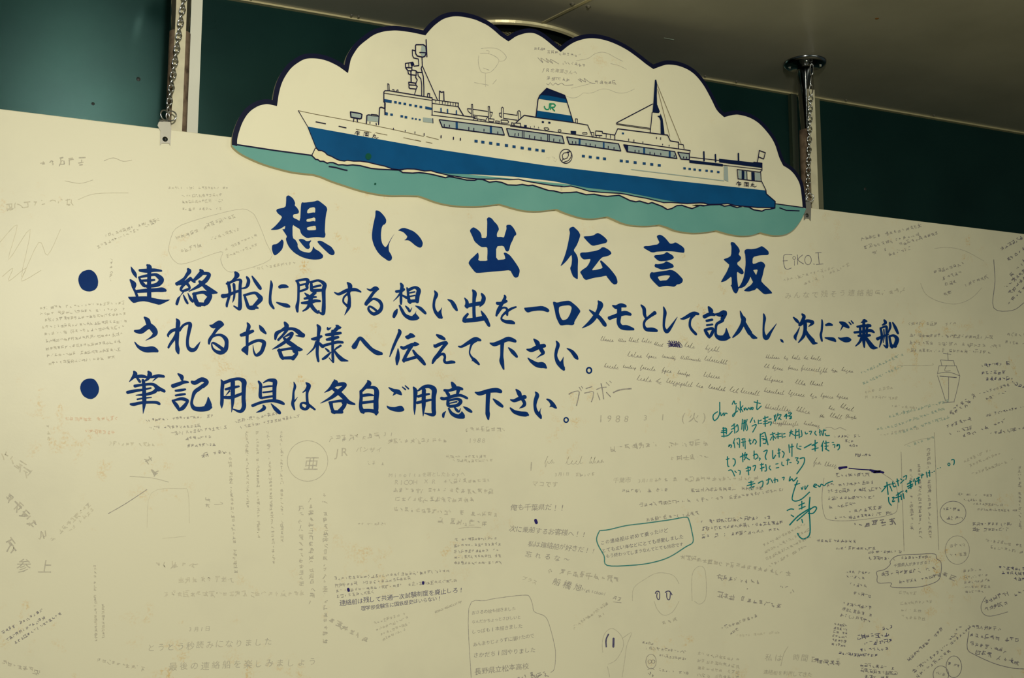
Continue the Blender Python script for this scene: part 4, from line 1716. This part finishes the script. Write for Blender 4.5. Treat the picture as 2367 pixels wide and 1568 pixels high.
# ================================================================== cloud-shaped ship sign
CLOUD = '''
535.9,334.8 536.6,318.8 541.7,298.4 549.3,278 559.5,260.2 571,247.4 583.8,238.5 596.5,232.7 611.8,229.5 622,229.8 c630.3,231.5 633.5,211.7 639.9,188.8 650,168.4 665.4,148 685.8,132.7 703.7,125 724,123.7 744.5,126.3 764.9,132.7 785.3,142.9 c796.5,150.5 800.6,132.7 808.3,117.3 821,99.5 838.9,84.2 859.3,70.2 882.2,62.5 902.7,60 920,60 950,64 c978.5,70 987,60 1000,47.5 1020,34 1045,27.5 1070,28.5 1096.9,34.6 1113.8,41.4 1130.7,49.9 1147.6,62.5 1161,74.4 c1174,83.5 1188,74.4 1201.7,69.3 1215,66.2 1228.7,65.9 1242,69.3 1257.4,77.7 1271,87.9 1282.8,98 c1294.6,107.5 1306.4,98 1321.7,88.7 1340,82 1358.8,78.6 1377.4,79 1397.7,82.8 1418,89.6 1438.3,98.9 1458.5,110.7 1482,128 1497,140 c1510,149 1528,142.5 1543,139.6 1568,142.6 1593,152.6 1613,167.6 1633,192.6 1651,225 1663,249 c1674.6,260.6 1683,258.3 1695,256 1708,256 1733,262.6 1758,277.6 1783,305 1798,330 1808,360 c1815.5,376 1826.6,382.9 1836.8,391.8 1845.7,403.3 1853.4,417.3 1857.8,431.4 1860,446.7 1862,465 c1863.4,482
1862,486 1856,500 1847.4,515 1833,532 1813,542.5 1788,544 1768,540 c1758,537 1738,543.5 1713,545 1688,541.5 1668,536 c1656,532.5 1633,536.5 1608,538.5 1590,537.5 1563,533 1543,525 c1524,519.3 1504,521.5 1484,522 1458,520 1438,515 1421,507.5 c1404,500.3 1382,504 1365,505.4 1345,503.5 1325,498 1306,491.5 c1287,483.2 1268,485.5 1250,487.5 1230,487.8 1209,486 1187,481 1170,475.8 c1153.5,471.2 1128,474.4 1103,476.6 1077,476.6 1052,475 1028,471.5 1005,465.6 984.5,458 c967.6,452.1 934,451.3 901,451.3 866,447 830.5,438.9 797,428.2 768,418.5 742,407.8 c724,402.5 697.5,399.8 672.6,396.3 640.6,388.3 608.7,378.5 578.5,366 555.5,353.7 541.3,342.2
'''
def outline(txt):
    segs = [[]]
    for t in txt.split():
        c = t.startswith('c'); p = nums(t[1:] if c else t)
        segs[-1].append(p)
        if c: segs.append([p])
    out = []
    for s in segs:
        if len(s) > 1:
            q = catmull(s, 4); out += q if not out else q[1:]
    return out
ctop, cbot = (outline(l) for l in CLOUD.strip().splitlines())
cbot = outline('1863.4,482 '+CLOUD.strip().splitlines()[1]+' 535.9,334.8')
full = ctop + cbot[1:-1]
sign = empty('ship_signboard', at(1200, 300, B), label='cloud-shaped cut-out sign with a painted blue and white ferry on a teal sea', category='sign')
fp = [at(x, y, YC) for x, y in full]; bp_ = [Vector((p.x, B, p.z)) for p in fp]
m = MB()
for t in tessellate_polygon([[Vector((p.x, p.z, 0)) for p in fp]]):
    a = [fp[i] for i in t]
    if (a[1]-a[0]).cross(a[2]-a[0]).y > 0: a.reverse()
    m.face(a); m.face([Vector((p.x, B, p.z)) for p in a[::-1]])
m.build('cloud_panel', 'sign_paint', sign)
m = MB()
for i in range(len(fp)):
    j = (i+1) % len(fp); m.face([fp[i], fp[j], bp_[j], bp_[i]])
m.build('panel_edge', 'sign_edge', sign)
# dark border along the cloud tops
tp = [at(x, y, YC-.0004) for x, y in ctop]; BW = .0088
inn = []
for i, p in enumerate(tp):
    def nn(a, b):
        d = Vector((b.x-a.x, b.z-a.z)); d.normalize(); return Vector((d.y, -d.x))
    n1 = nn(tp[i-1], p) if i > 0 else nn(p, tp[1]); n2 = nn(p, tp[i+1]) if i < len(tp)-1 else n1
    n = (n1+n2).normalized(); k = BW/max(.45, n.dot(n1))
    if i == 0: n = Vector((1, -.13)); k = BW
    if i == len(tp)-1: n = Vector((-1, .12)); k = BW
    inn.append(Vector((p.x+n.x*k, p.y, p.z+n.y*k)))
m = MB()
for i in range(len(tp)-1): m.face([tp[i], inn[i], inn[i+1], tp[i+1]])
m.build('border_band', 'band', sign)
fl = Flat(YC-.0002)
fl.poly([(535.9, 335.3), (548, 334.8), (721, 359.6), (1000, 395), (1300, 425), (1600, 458), (1793, 472.5), (1862.8, 482)]+cbot[1:-1], smooth=False)
fl.m.build('sea_paint', 'sea', sign)
SHIP = '''
G hull_paint blue 2
@ 680 240 7.84
P 245,412 2352,790 4547,1117 6900,1395 8538,1570 8558,1630 8670,1720 8720,1765 8712,1890 8300,1870 7750,1810 7150,1820 6600,1720 6000,1600 5300,1520 4700,1400 4000,1320 3400,1285 2800,1265 2352,1215 2200,1185 2050,1180 1900,1195 1780,1180 1640,1130 1500,1100 1340,1060 1200,1040 1080,1040 960,1025 910,1038 830,1028 760,1000 680,955 600,925 560,880 500,850 440,845 400,800
G wave_foam cream 3
@ 680 240 7.84
P 320,935 380,810 400,800 440,845 500,850 560,880 600,925 680,955 760,1000 830,1028 910,1038 960,1025 1080,1040 1200,1040 1340,1060 1500,1100 1640,1130 1780,1180 1780,1195 1550,1185 1400,1170 1200,1120 1060,1105 960,1115 880,1103 800,1105 710,1065 650,1062 600,1075 530,1040 470,1040 430,1010 390,1005
@ 900 360 5.9175
P 160,210 240,180 330,184 480,212 570,207 640,230 800,267 770,298 650,268 560,248 420,226 330,233 190,230
P 830,272 900,282 1050,307 1190,320 1170,333 1060,330 950,306
P 1280,322 1400,324 1500,320 1640,330 1770,324 1880,352 2050,382 2250,414 2367,422 2367,508 2250,478 2180,473 2050,430 1960,400 1900,406 1820,390 1740,400 1620,396 1540,363 1460,348 1370,360
@ 1230 390 5.9175
P 380,245 440,250 530,240 640,267 780,310 950,327 1200,340 1280,352 1400,380 1560,407 1700,442 1800,467 1900,464 2120,480 2300,470 2400,480 2300,500 2190,543 2120,523 2050,498 1980,503 1910,543 1850,556 1780,513 1640,460 1590,476 1470,440 1420,450 1340,433 1260,393 1190,360 1030,376 950,368 850,346 740,353 610,316 520,323 390,326
@ 1560 300 7.84
P 300,1350 400,1335 500,1330 610,1352 520,1372 460,1368 340,1400
P 830,1352 960,1345 1100,1378 1350,1398 1500,1412 1750,1414 1720,1438 1640,1443 1580,1470 1430,1448 1340,1398 1220,1383 1130,1408 1000,1368 900,1383
G ink_line navy 4
@ 520 190 7.84
L 22 215,1130 900,1235 1575,1325
@ 680 240 7.84
L 16 320,935 380,810 400,800
L 20 400,800 440,845 500,850 560,880 600,925 680,955 760,1000 830,1028 910,1038 960,1025 1080,1040 1200,1040 1340,1060 1500,1100 1640,1130 1780,1180 1900,1195 2050,1180 2200,1185 2352,1215
L 20 320,935 390,1005 430,1010 470,1040 530,1040 600,1075 650,1062 710,1065 800,1105 880,1103 960,1115 1060,1105 1200,1120 1400,1170 1550,1185 1780,1195 1900,1200 1970,1245 2160,1255 2250,1245 2352,1255
L 22 635,1135 760,1155 900,1195 960,1205
@ 900 360 5.9175
L 15 330,182 480,210 570,205 640,228 800,265 900,280 1050,305 1200,318 1400,322 1500,318 1640,328 1770,322 1880,350 2050,380 2250,412 2367,420
L 15 330,235 420,228 560,250 650,270 770,300 820,285 950,308 1060,332 1170,335 1210,320 1280,325 1370,362 1460,350 1540,365 1620,398 1740,402 1820,392 1900,408 1960,402 2050,432 2180,475 2250,480 2367,510
@ 1230 390 5.9175
L 15 390,245 440,248 530,238 640,265 780,308 950,325 1200,338 1280,350 1400,378 1560,405 1700,440 1800,465 1900,462 2120,478 2300,468 2367,472
L 15 390,328 520,325 610,318 740,355 850,348 950,370 1030,378 1190,362 1260,395 1340,435 1420,452 1470,442 1590,478 1640,462 1780,515 1850,558 1910,545 1980,505 2050,500 2120,525 2190,545 2300,500 2367,505
@ 1560 300 7.84
L 20 500,1325 620,1355 820,1350 960,1340 1100,1375 1350,1395 1500,1410 1750,1412 1815,1415
L 20 460,1370 520,1380 640,1360 820,1355 900,1385 1000,1370 1130,1410 1220,1385 1340,1400 1430,1450 1580,1475 1640,1445 1720,1440 1815,1418
L 16 1900,1415 2020,1460 2255,1470
L 16 1820,1340 2330,1410
G deck_window grey 3
@ 680 240 7.84
P 1020,145 1200,175 1230,195 1220,260 1190,272 1030,240
P 1325,210 1525,225 1525,330 1325,310
@ 860 80 7.84
P 900,190 970,220 980,320 950,390 910,400 880,340
@ 960 200 7.84
P 140,560 310,580 315,660 140,640
P 435,600 760,640 1570,745 1615,880 1350,850 490,735
P 1655,760 2665,898 2700,1033 1700,900
@ 1180 180 7.84
P 1020,1070 1240,1105 1960,1195 2000,1325 1250,1215 1065,1200
@ 1380 170 7.84
P 485,1290 1410,1415 1450,1540 545,1415
P 1465,1425 1675,1455 1675,1560 1525,1550
@ 1560 300 7.84
P 890,655 960,670 970,945 890,905
P 1150,730 1210,740 1210,890 1155,885
P 1260,750 1300,755 1300,905 1260,900
P 1450,775 1545,780 1555,920 1455,920
@ 1300 320 5.9175
L 11 945,425 2210,580
G window_square slate 4
@ 860 80 7.84
P 215,1165 360,1190 355,1240 225,1220
Q 48 425,1225 505,1240 595,1255 695,1275 795,1293 885,1310 540,1480 615,1497 355,1450
Q 34 735,1520 795,1530 865,1540
P 965,1300 1085,1325 1080,1365 965,1345
P 225,1400 290,1415 285,1465 225,1450
L 24 1250,1335 1252,1395
L 24 1368,1355 1370,1415
L 24 1530,1380 1530,1445
@ 960 200 7.84
Q 58 1102,990 1225,1007 1367,1027 1500,1047 1653,1068 1790,1090 1938,1113 2072,1132 2205,1150 2318,1165
L 40 750,645 752,765
L 40 1370,725 1370,840
@ 1180 180 7.84
L 35 1255,1110 1250,1215
L 30 1690,1165 1690,1275
@ 1380 170 7.84
L 35 855,1350 855,1455
L 35 1318,1410 1318,1515
Q 38 472,1085
@ 1300 320 5.9175
Q 41 288,242 382,254 485,267 577,278 807,307 888,316 996,330 1120,343 1223,355 1326,368
Q 34 1672,409 1742,417 1810,426 1882,434 1974,442 2043,450 2133,460
G funnel_band blue 3
@ 1180 180 7.84
P 545,310 700,318 1008,380 1028,455 515,378
P 475,592 1095,685 1140,808 460,715
G funnel_cap_or_mast navyfill 4
@ 1180 180 7.84
P 660,188 985,315 1008,385 700,322 545,312
P 1090,960 1190,965 1190,1020 1095,1010
Q 40 588,800 705,812
Q 48 272,875
@ 1380 170 7.84
P 485,1290 565,1310 565,1420 545,1410
P 1050,115 1075,110 1090,180 1085,400 1090,560 1140,690 1120,715 1005,705 1020,540 1040,250
P 1150,720 1190,820 1215,1000 1225,1105 1155,1100 1150,850 1130,800 1095,770 1145,760
@ 1560 300 7.84
P 260,545 870,620 870,665 265,600
P 800,525 1580,610 1580,690 805,590
P 1210,740 1260,750 1260,895 1210,890
P 1385,765 1445,770 1450,925 1390,915
L 28 525,400 530,560
L 28 735,450 740,580
L 28 1152,430 1155,570
@ 860 80 7.84
P 700,510 745,500 755,555 720,560
G letter_stroke green 5
@ 1180 180 7.84
L 20 615,515 625,550 650,572 690,572 705,540 710,470
L 20 735,465 725,570
L 20 710,468 790,470 815,500 795,530 740,535
L 20 745,535 800,598
G rigging_line olive 4
@ 680 240 7.84
L 7 75,122 400,190 1050,310 1800,465 2352,590
L 7 1120,458 1400,515
L 7 1475,522 1690,565
L 7 1980,612 2300,680
@ 960 200 7.84
L 7 200,905 425,960
L 7 0,965 105,990
L 7 190,1003 310,1028
@ 1380 170 7.84
L 9 1095,200 1525,1265
L 9 1100,280 1320,1140
G ink_line navy 5
@ 680 240 7.84
L 11 75,122 245,410 400,800
L 16 395,325 570,360
L 16 812,405 942,435
L 22 1020,145 1200,175 1230,195 1220,260 1190,272 1030,240 1020,145
L 18 1085,255 1075,320
L 18 1140,265 1150,325
L 20 1310,355 1318,210 1345,200 1395,205
L 14 1400,190 1500,200 1530,225 1400,215 1400,190
L 20 1530,375 1550,70 1575,60 1640,80
L 18 1640,-10 1645,195
L 16 1375,330 1375,355
L 16 1485,350 1490,380
L 14 1800,440 1800,465
L 14 2012,480 2012,500
L 14 2190,505 2190,535
L 9 1155,485 1150,500
L 9 1120,500 1190,510
L 9 1125,505 1100,545
L 9 1150,515 1150,570
L 9 1130,530 1180,530
L 9 1135,550 1185,548
L 9 1270,510 1262,580
L 9 1270,510 1355,525 1345,590
L 9 1290,535 1330,540
L 9 1310,525 1305,560
L 9 1290,560 1335,565 1330,580 1290,575
L 9 1455,545 1440,590 1415,610
L 9 1430,565 1480,572 1475,600 1490,625 1525,610
L 9 1435,590 1460,605
@ 860 80 7.84
L 20 980,90 995,400
L 20 800,180 930,180 975,215 985,320 960,390 920,408 820,385 790,340 788,200 800,180
L 18 865,322 990,330
L 16 775,290 730,275 735,380 755,420 840,440 850,560 760,570
L 18 605,520 740,500 760,545 725,565
L 18 605,520 610,600 650,650 720,655 725,565
L 16 610,595 720,600
L 14 665,515 668,590
L 16 705,510 715,560
L 18 905,410 908,470
L 18 908,480 912,560 890,610 910,680 930,760 940,950 940,1110
L 18 720,640 790,650 820,680 910,685
L 16 830,680 835,740 885,800 900,900 900,1105
L 16 650,655 660,710 700,725 800,735
L 18 800,665 800,735 790,770 820,820 795,880
L 22 705,660 710,850
L 18 665,860 795,880 795,915 670,910 665,860
L 18 670,915 670,960 690,975 800,985 820,940 795,915
L 16 800,985 770,1090
L 14 915,570 1190,1190
L 16 235,1015 310,1015 1090,1145 1090,1460
L 18 235,1015 215,1040 215,1215 240,1245 235,1440
L 10 220,1060 1085,1190
L 12 290,1010 285,885 310,905 315,1015
L 12 370,995 400,1000 400,1025
L 12 445,1030 450,1005 470,1000 475,1025
L 16 1005,1130 1010,1065 1045,1070 1045,1135
L 12 1095,1175 1155,1185 1565,1240
L 18 1565,1240 1560,1300 1660,1470
L 12 1100,1245 1560,1305
L 11 1155,1185 1155,1225
L 11 1225,1195 1225,1245
L 11 1275,1205 1275,1250
L 11 1325,1215 1325,1255
L 11 1375,1220 1375,1265
L 11 1420,1225 1420,1275
L 11 1470,1232 1470,1280
L 11 1515,1238 1515,1290
L 18 1220,1190 1225,1020 1255,1045 1300,1035 1305,1200
L 14 1125,1390 1860,1500
@ 960 200 7.84
L 12 1018,545 1018,320 1040,320 1045,545
L 12 945,400 1010,405
L 12 1045,410 1310,450
L 12 945,400 960,450 1010,490
L 12 1050,515 1310,545
L 12 1330,575 1320,360 1345,360 1360,575
L 12 1350,460 1400,470 1380,540
L 12 1565,560 1560,390 1578,372 1598,390 1600,580
L 12 1525,480 1560,480
L 12 1600,485 1850,522
L 12 1525,480 1530,530 1560,560
L 12 1600,575 1850,610
L 12 1845,515 1855,450 1880,435 1905,455 1915,560
L 12 1870,600 1868,470
L 12 1060,600 1060,545 1125,550
L 12 1070,575 1270,610
L 12 1130,590 1130,620
L 12 1190,600 1190,630
L 12 1275,640 1285,590 1320,545
L 12 1325,580 1430,590 1420,640 1335,630 1325,580
L 12 1455,620 1525,630 1520,660 1460,655 1455,620
L 12 1555,605 1670,610 1695,640 1680,665 1555,655 1555,605
L 12 1745,700 1745,655 1780,660 1780,690
L 14 1795,710 1800,660 1905,665 1915,735
L 18 1830,650 1975,520 2180,555
L 12 295,515 1060,610 1740,700 2352,800
L 18 435,600 760,640 1570,745 1615,880 1350,850 490,735 435,600
L 16 525,685 525,725
L 16 620,700 620,730
L 16 970,740 970,785
L 16 1062,755 1062,800
L 16 1245,775 1245,810
L 16 1495,820 1495,860
L 18 1655,760 2665,898 2700,1033 1700,900 1655,760
L 20 467,890 467,928
L 20 692,920 692,955
L 20 818,938 818,972
L 16 160,850 160,885
L 14 318,580 322,660
@ 1180 180 7.84
L 14 215,965 215,1080
L 14 245,970 245,1085
L 14 675,1030 675,1140
L 14 705,1035 705,1145
L 15 85,1010 80,1050
L 15 148,1005 145,1050
L 15 345,1040 343,1085
L 15 440,1060 438,1105
L 15 553,1075 555,1115
L 15 785,1105 783,1145
L 15 893,1120 893,1155
L 18 1020,1070 1240,1105 1960,1195 2000,1325 1250,1215 1065,1200 1020,1070
L 15 1123,1150 1125,1185
L 15 1183,1155 1185,1190
L 15 1368,1185 1370,1225
L 15 1446,1195 1446,1222
L 15 1540,1215 1540,1250
L 15 1773,1240 1773,1275
L 15 1876,1260 1876,1290
O 1005,1420,112,128,13
L 12 950,1465 940,1400 970,1360 1040,1350 1055,1400 1030,1450 970,1475 950,1465
L 12 1040,1345 1090,1330 1110,1385 1095,1440 1050,1500 960,1530
L 12 1030,1340 1060,1355
L 12 930,1510 960,1460
L 20 460,715 475,600 500,390 530,320 660,188
L 15 660,188 985,315 1010,380 1140,808
L 14 250,678 460,715 1140,808 1400,855 1490,1075
L 12 1180,815 1180,740 1215,745 1215,825
L 10 610,905 680,905 700,935 650,950 615,930 610,905
L 10 870,940 910,940 920,965 895,985 865,965 870,940
L 10 1310,990 1385,990 1390,1020 1310,1015 1310,990
L 9 365,880 365,905
L 9 432,870 435,895
L 9 508,890 512,915
L 12 1460,985 1510,990 1510,1070
L 14 1545,960 1540,1040 1660,1045
L 14 1545,960 1665,970 1665,1000 1890,1035
L 12 1735,1020 1735,1080
L 12 1812,1030 1815,1095
L 12 1620,1045 1620,1075
L 12 1555,1045 1555,1070
L 12 0,875 1490,1070 1890,1125
@ 1380 170 7.84
L 16 325,1205 325,1115 375,1000 960,1075 1280,1115 1330,1220 1480,1245 1480,1365
L 12 1480,1275 1565,1290 1580,1365
L 14 320,1200 1480,1365 1690,1395 1680,1450 1560,1435
L 14 575,1185 575,1215
L 14 670,1200 670,1240
L 14 833,1235 833,1260
L 14 1080,1155 1080,1180
L 14 1155,1160 1155,1195
L 14 1190,1278 1190,1295
L 14 1308,1295 1308,1318
L 18 485,1290 1410,1415 1450,1540 545,1415 485,1290
L 18 1465,1425 1675,1455 1675,1560 1525,1550 1465,1425
L 15 690,1390 690,1425
L 15 760,1395 760,1425
L 15 960,1425 960,1465
L 15 1045,1440 1045,1475
L 15 1155,1445 1158,1475
L 18 1400,1488 1400,1505
L 18 1570,1510 1570,1530
L 18 1625,1515 1625,1535
L 16 1000,705 965,1070
L 16 1010,550 360,890 355,905
L 9 355,905 960,990
L 9 355,922 960,1010
@ 1560 300 7.84
L 12 275,495 800,555
L 10 870,640 1575,720
L 14 1430,600 1430,585 1580,605 1580,740 1555,750
L 14 1130,720 1555,770
L 14 1130,720 1145,890 1560,940
L 14 1555,760 1565,920 1650,1090
L 14 1305,755 1310,905
L 16 1530,375 1640,415 1610,530 1515,490 1530,375
L 16 1515,490 1495,590
L 10 1150,930 1160,945
L 10 1130,950 1200,960
L 10 1135,955 1115,990
L 10 1165,960 1165,1025
L 10 1145,980 1205,985
L 10 1150,1000 1195,1000
L 10 1265,950 1258,1025
L 10 1265,950 1340,960 1335,1035
L 10 1280,975 1325,980
L 10 1300,965 1298,1000
L 10 1282,1000 1320,1003 1318,1020 1282,1018
L 10 1415,960 1405,1000 1375,1030
L 10 1385,985 1435,990 1430,1020 1450,1040 1478,1020
L 10 1390,1005 1420,1025
L 16 1650,1090 1658,1160 1820,1300 1815,1410
G paint_spot darkgreen 5
@ 680 240 7.84
E 1345,955,55,60
E 1470,1450,18,18
'''
for head, shapes in paint_groups(SHIP, ('G',)):
    for sh in shapes:
        subs = [sh]
        if sh[0] == 'Q':
            tk = sh[1].split(); subs = [('Q', tk[0]+' '+p)+sh[2:] for p in tk[1:]]
        for s1 in subs:
            fl = Flat(YC-.0004*int(head[2])-.0004); draw(fl, [s1], False)
            fl.m.build(head[0] if head[0] not in ('window_square', 'funnel_cap_or_mast') or s1[0] != 'L' else 'ink_line', head[1], sign)
CN = '''
N p2
@ 1080 0 5.9175
L 7 190,665 290,655 400,665 480,710 535,780 500,830 440,840
L 7 175,730 260,730 340,750 420,800 430,850 380,930 320,985 250,1000 190,980 160,900 150,820 160,760
L 7 250,1000 250,1184
L 7 100,1130 290,1165
L 7 400,1090 350,1150
L 7 260,690 300,700 290,740
L 7 220,930 300,960
N p2
L 6 1490,830 1650,800 1740,740 1830,715 1920,730 2030,790 2130,840
L 6 1960,870 2080,900 2180,950
N p3
@ 0 0 1
K 3 1238,112 1258,114 8
K 7 1268,120 1340,128 9
L 1.2 1243,133 1255,145 1250,134 1268,145 1262,135 1278,147 1272,137 1292,148
K 5 1305,145 1350,151 9
T JR北海道さんへ 1256,160 1330,168 10
K 4 1268,180 1312,184 10
L 1.4 1336,183 1345,190 1340,182 1354,190 1350,181 1364,191 1376,193
K 5 1380,190 1420,190 10
L 1.2 1263,193 1268,196 1272,191 1278,197 1284,192 1290,196 1298,192 1306,197 1325,196
N p2
@ 1180 180 7.84
L 7 1010,330 1090,360 1180,360 1260,320 1320,275 1400,280 1500,265 1600,220 1700,200 1800,220 1900,260 2000,278 2120,260 2250,200
L 7 1100,190 1250,155 1450,105
L 7 750,1430 800,1450 780,1475
N p1
@ 0 0 1
T ペコ 1267,365 1283,370 10
'''
for head, shapes in paint_groups(CN, ('N',)):
    fl = Flat(YC-.0002); draw(fl, shapes, True)
    fl.m.build('handwritten_note', head[0], sign, kind='stuff')

# ================================================================== poles, chains
def pole(px, py, label):
    x = at(px, py, P).x
    root = empty('support_pole', (x, P, 0), label=label, category='pole', group='chrome poles behind the board')
    m = MB(); m.lathe([(.0001, 0), (.017, 0), (.017, ZC-.004), (.0001, ZC-.004)], (x, P, 0), 40); m.build('tube', 'chrome', root)
    zs = at(1882, 305, P).z
    m = MB(); m.lathe([(.0171, .9), (.0178, .9), (.0178, zs), (.0171, zs)], (x, P, 0), 40); m.build('sleeve', 'sleeve', root)
    m = MB(); zb = at(1866, 214, P).z
    m.box((x-.0105, P-.0200, .86), (x+.0075, P-.0176, zb)); m.build('flat_bar', 'flat_bar', root)
    for z0, s in ((ZC, -1), (0, 1)):
        m = MB()
        m.lathe([(.0175, s*.014), (.022, s*.010), (.040, s*.008), (.0455, s*.0055), (.0465, s*.001), (.0465, 0)], (x, P, z0), 48)
        fl = m.build('flange', 'chrome_dark', root)
        for k in range(4):
            a = math.pi/4+k*math.pi/2+.2
            mm = MB(); mm.lathe([(.0001, s*.0125), (.0022, s*.012), (.0036, s*.0085), (.0036, s*.007)], (x+.033*math.cos(a), P+.033*math.sin(a), z0), 12)
            mm.build('bolt', 'chrome', fl)
    return root, x
poleL, xl = pole(413, 150, 'chrome ceiling pole behind the left hanger clip of the board')
poleR, xr = pole(1866, 300, 'chrome ceiling pole with a visible round ceiling flange right of the cloud')

def oval(L, Wd, r, tw=.0, n=18):
    pts = []
    for i in range(n):
        a = 2*math.pi*i/n
        x = math.cos(a); z = math.sin(a)
        pts.append(Vector(((Wd/2-r)*x, tw*math.sin(2*a), (L/2-r)*z)))
    m = MB(); m.tube(pts, r, 7, True)
    me = bpy.data.meshes.new('link'); me.from_pydata([tuple(v) for v in m.v], [], m.f)
    me.polygons.foreach_set('use_smooth', m.sm); me.materials.append(MATS['chain_steel']); return me
LINK = oval(.0165, .0115, .0014, .0016)
LONG = oval(.030, .0105, .0013, .001)
def chain(label, a, b, nlong):
    root = empty('hanging_chain', a, label=label, category='chain', group='chrome hanging chains')
    d = b-a; L = d.length; dn = d.normalized()
    qt = dn.to_track_quat('-Z', 'Y')
    s = .004; k = 0
    def put(me, c, rot, name):
        o = link(name, me, root, a+dn*c-root.location)
        o.rotation_mode = 'QUATERNION'
        o.rotation_quaternion = qt @ Matrix.Rotation(rot, 3, 'Z').to_quaternion()
    while k < nlong:
        put(LONG, s+.012, (k % 2)*math.pi/2+.3, 'hook_link'); s += .0245; k += 1
    while s < L-.008:
        put(LINK, s+.006, .85 if k % 2 else -.75, 'link'); s += .0119; k += 1
    for off, ro in ((-.0045, .5), (.0055, -.35)):
        m = MB(); c = b+Vector((off, .0, -.004))
        m.tube([c+Vector((.0085*math.cos(t)*math.cos(ro), .0085*math.cos(t)*math.sin(ro), .0085*math.sin(t))) for t in [2*math.pi*i/24 for i in range(24)]], .0013, 7, True)
        m.build('split_ring', 'chain_steel', root)
cbR = at(1867, 452, B-.002); cbL = at(388, 262, B-.002)
caR = Vector((at(1877, 158, P-.026).x, P-.026, ZC-.010))
caL = Vector((xl+(caR.x-xr)+.012, P-.026, ZC-.010))
chain('chrome chain from ceiling to the left clip of the board', caL, cbL, 2)
chain('chrome chain from the round ceiling flange to the right clip beside the cloud', caR, cbR, 3)

# ================================================================== round vent in the ceiling
a_, b_, c_ = (atz(x, y, ZC) for x, y in ((1130, 47), (1255, 55.5), (1335, 82)))
D = 2*(a_.x*(b_.y-c_.y)+b_.x*(c_.y-a_.y)+c_.x*(a_.y-b_.y))
ux = ((a_.x**2+a_.y**2)*(b_.y-c_.y)+(b_.x**2+b_.y**2)*(c_.y-a_.y)+(c_.x**2+c_.y**2)*(a_.y-b_.y))/D
uy = ((a_.x**2+a_.y**2)*(c_.x-b_.x)+(b_.x**2+b_.y**2)*(a_.x-c_.x)+(c_.x**2+c_.y**2)*(b_.x-a_.x))/D
R = math.hypot(a_.x-ux, a_.y-uy)
print('vent', ux, uy, R, 'W', W, 'ZC', ZC, 'ZT', ZT, 'ja', ja, 'jb', jb)
vent = empty('ceiling_vent', (ux, min(uy, W-.02), ZC), label='round wire-mesh vent with a pale rim in the ceiling above the cloud', category='vent')
def arc(prof, name, matn, n=96):
    mm = MB(); ring = []
    for i in range(n+1):
        t = 2*math.pi*i/n
        ring.append([Vector((ux+r*math.cos(t), min(uy+r*math.sin(t), W-.011), ZC+h)) for r, h in prof])
    for i in range(n):
        if ring[i][0].y >= W-.0111 and ring[i+1][0].y >= W-.0111: continue
        for j in range(len(prof)-1): mm.face([ring[i][j], ring[i+1][j], ring[i+1][j+1], ring[i][j+1]], True)
    mm.build(name, matn, vent)
arc([(R+.002, 0), (R+.001, -.005), (R-.004, -.0075), (R-.009, -.005), (R-.010, 0)], 'rim', 'moulding')
arc([(R-.010, -.001), (R-.045, -.004), (R-.048, -.0015)], 'collar', 'vent_dark')
arc([(R-.046, -.0008), (.002, -.0008)], 'backing_plate', 'vent_dark')
mm = MB(); step = .0042; row = 0; y = uy-R
while y < min(uy+R, W-.012):
    hw2 = (R-.049)**2-(y-uy)**2
    if hw2 > 0:
        hw = math.sqrt(hw2); x = ux-hw+(.004 if row % 2 else 0)
        while x < ux+hw-.006:
            mm.box((x, y, ZC-.0032), (x+.0062, y+.0014, ZC-.0018)); x += .0086
    y += step; row += 1
mm.build('wire_mesh', 'vent_mesh', vent, kind='stuff')
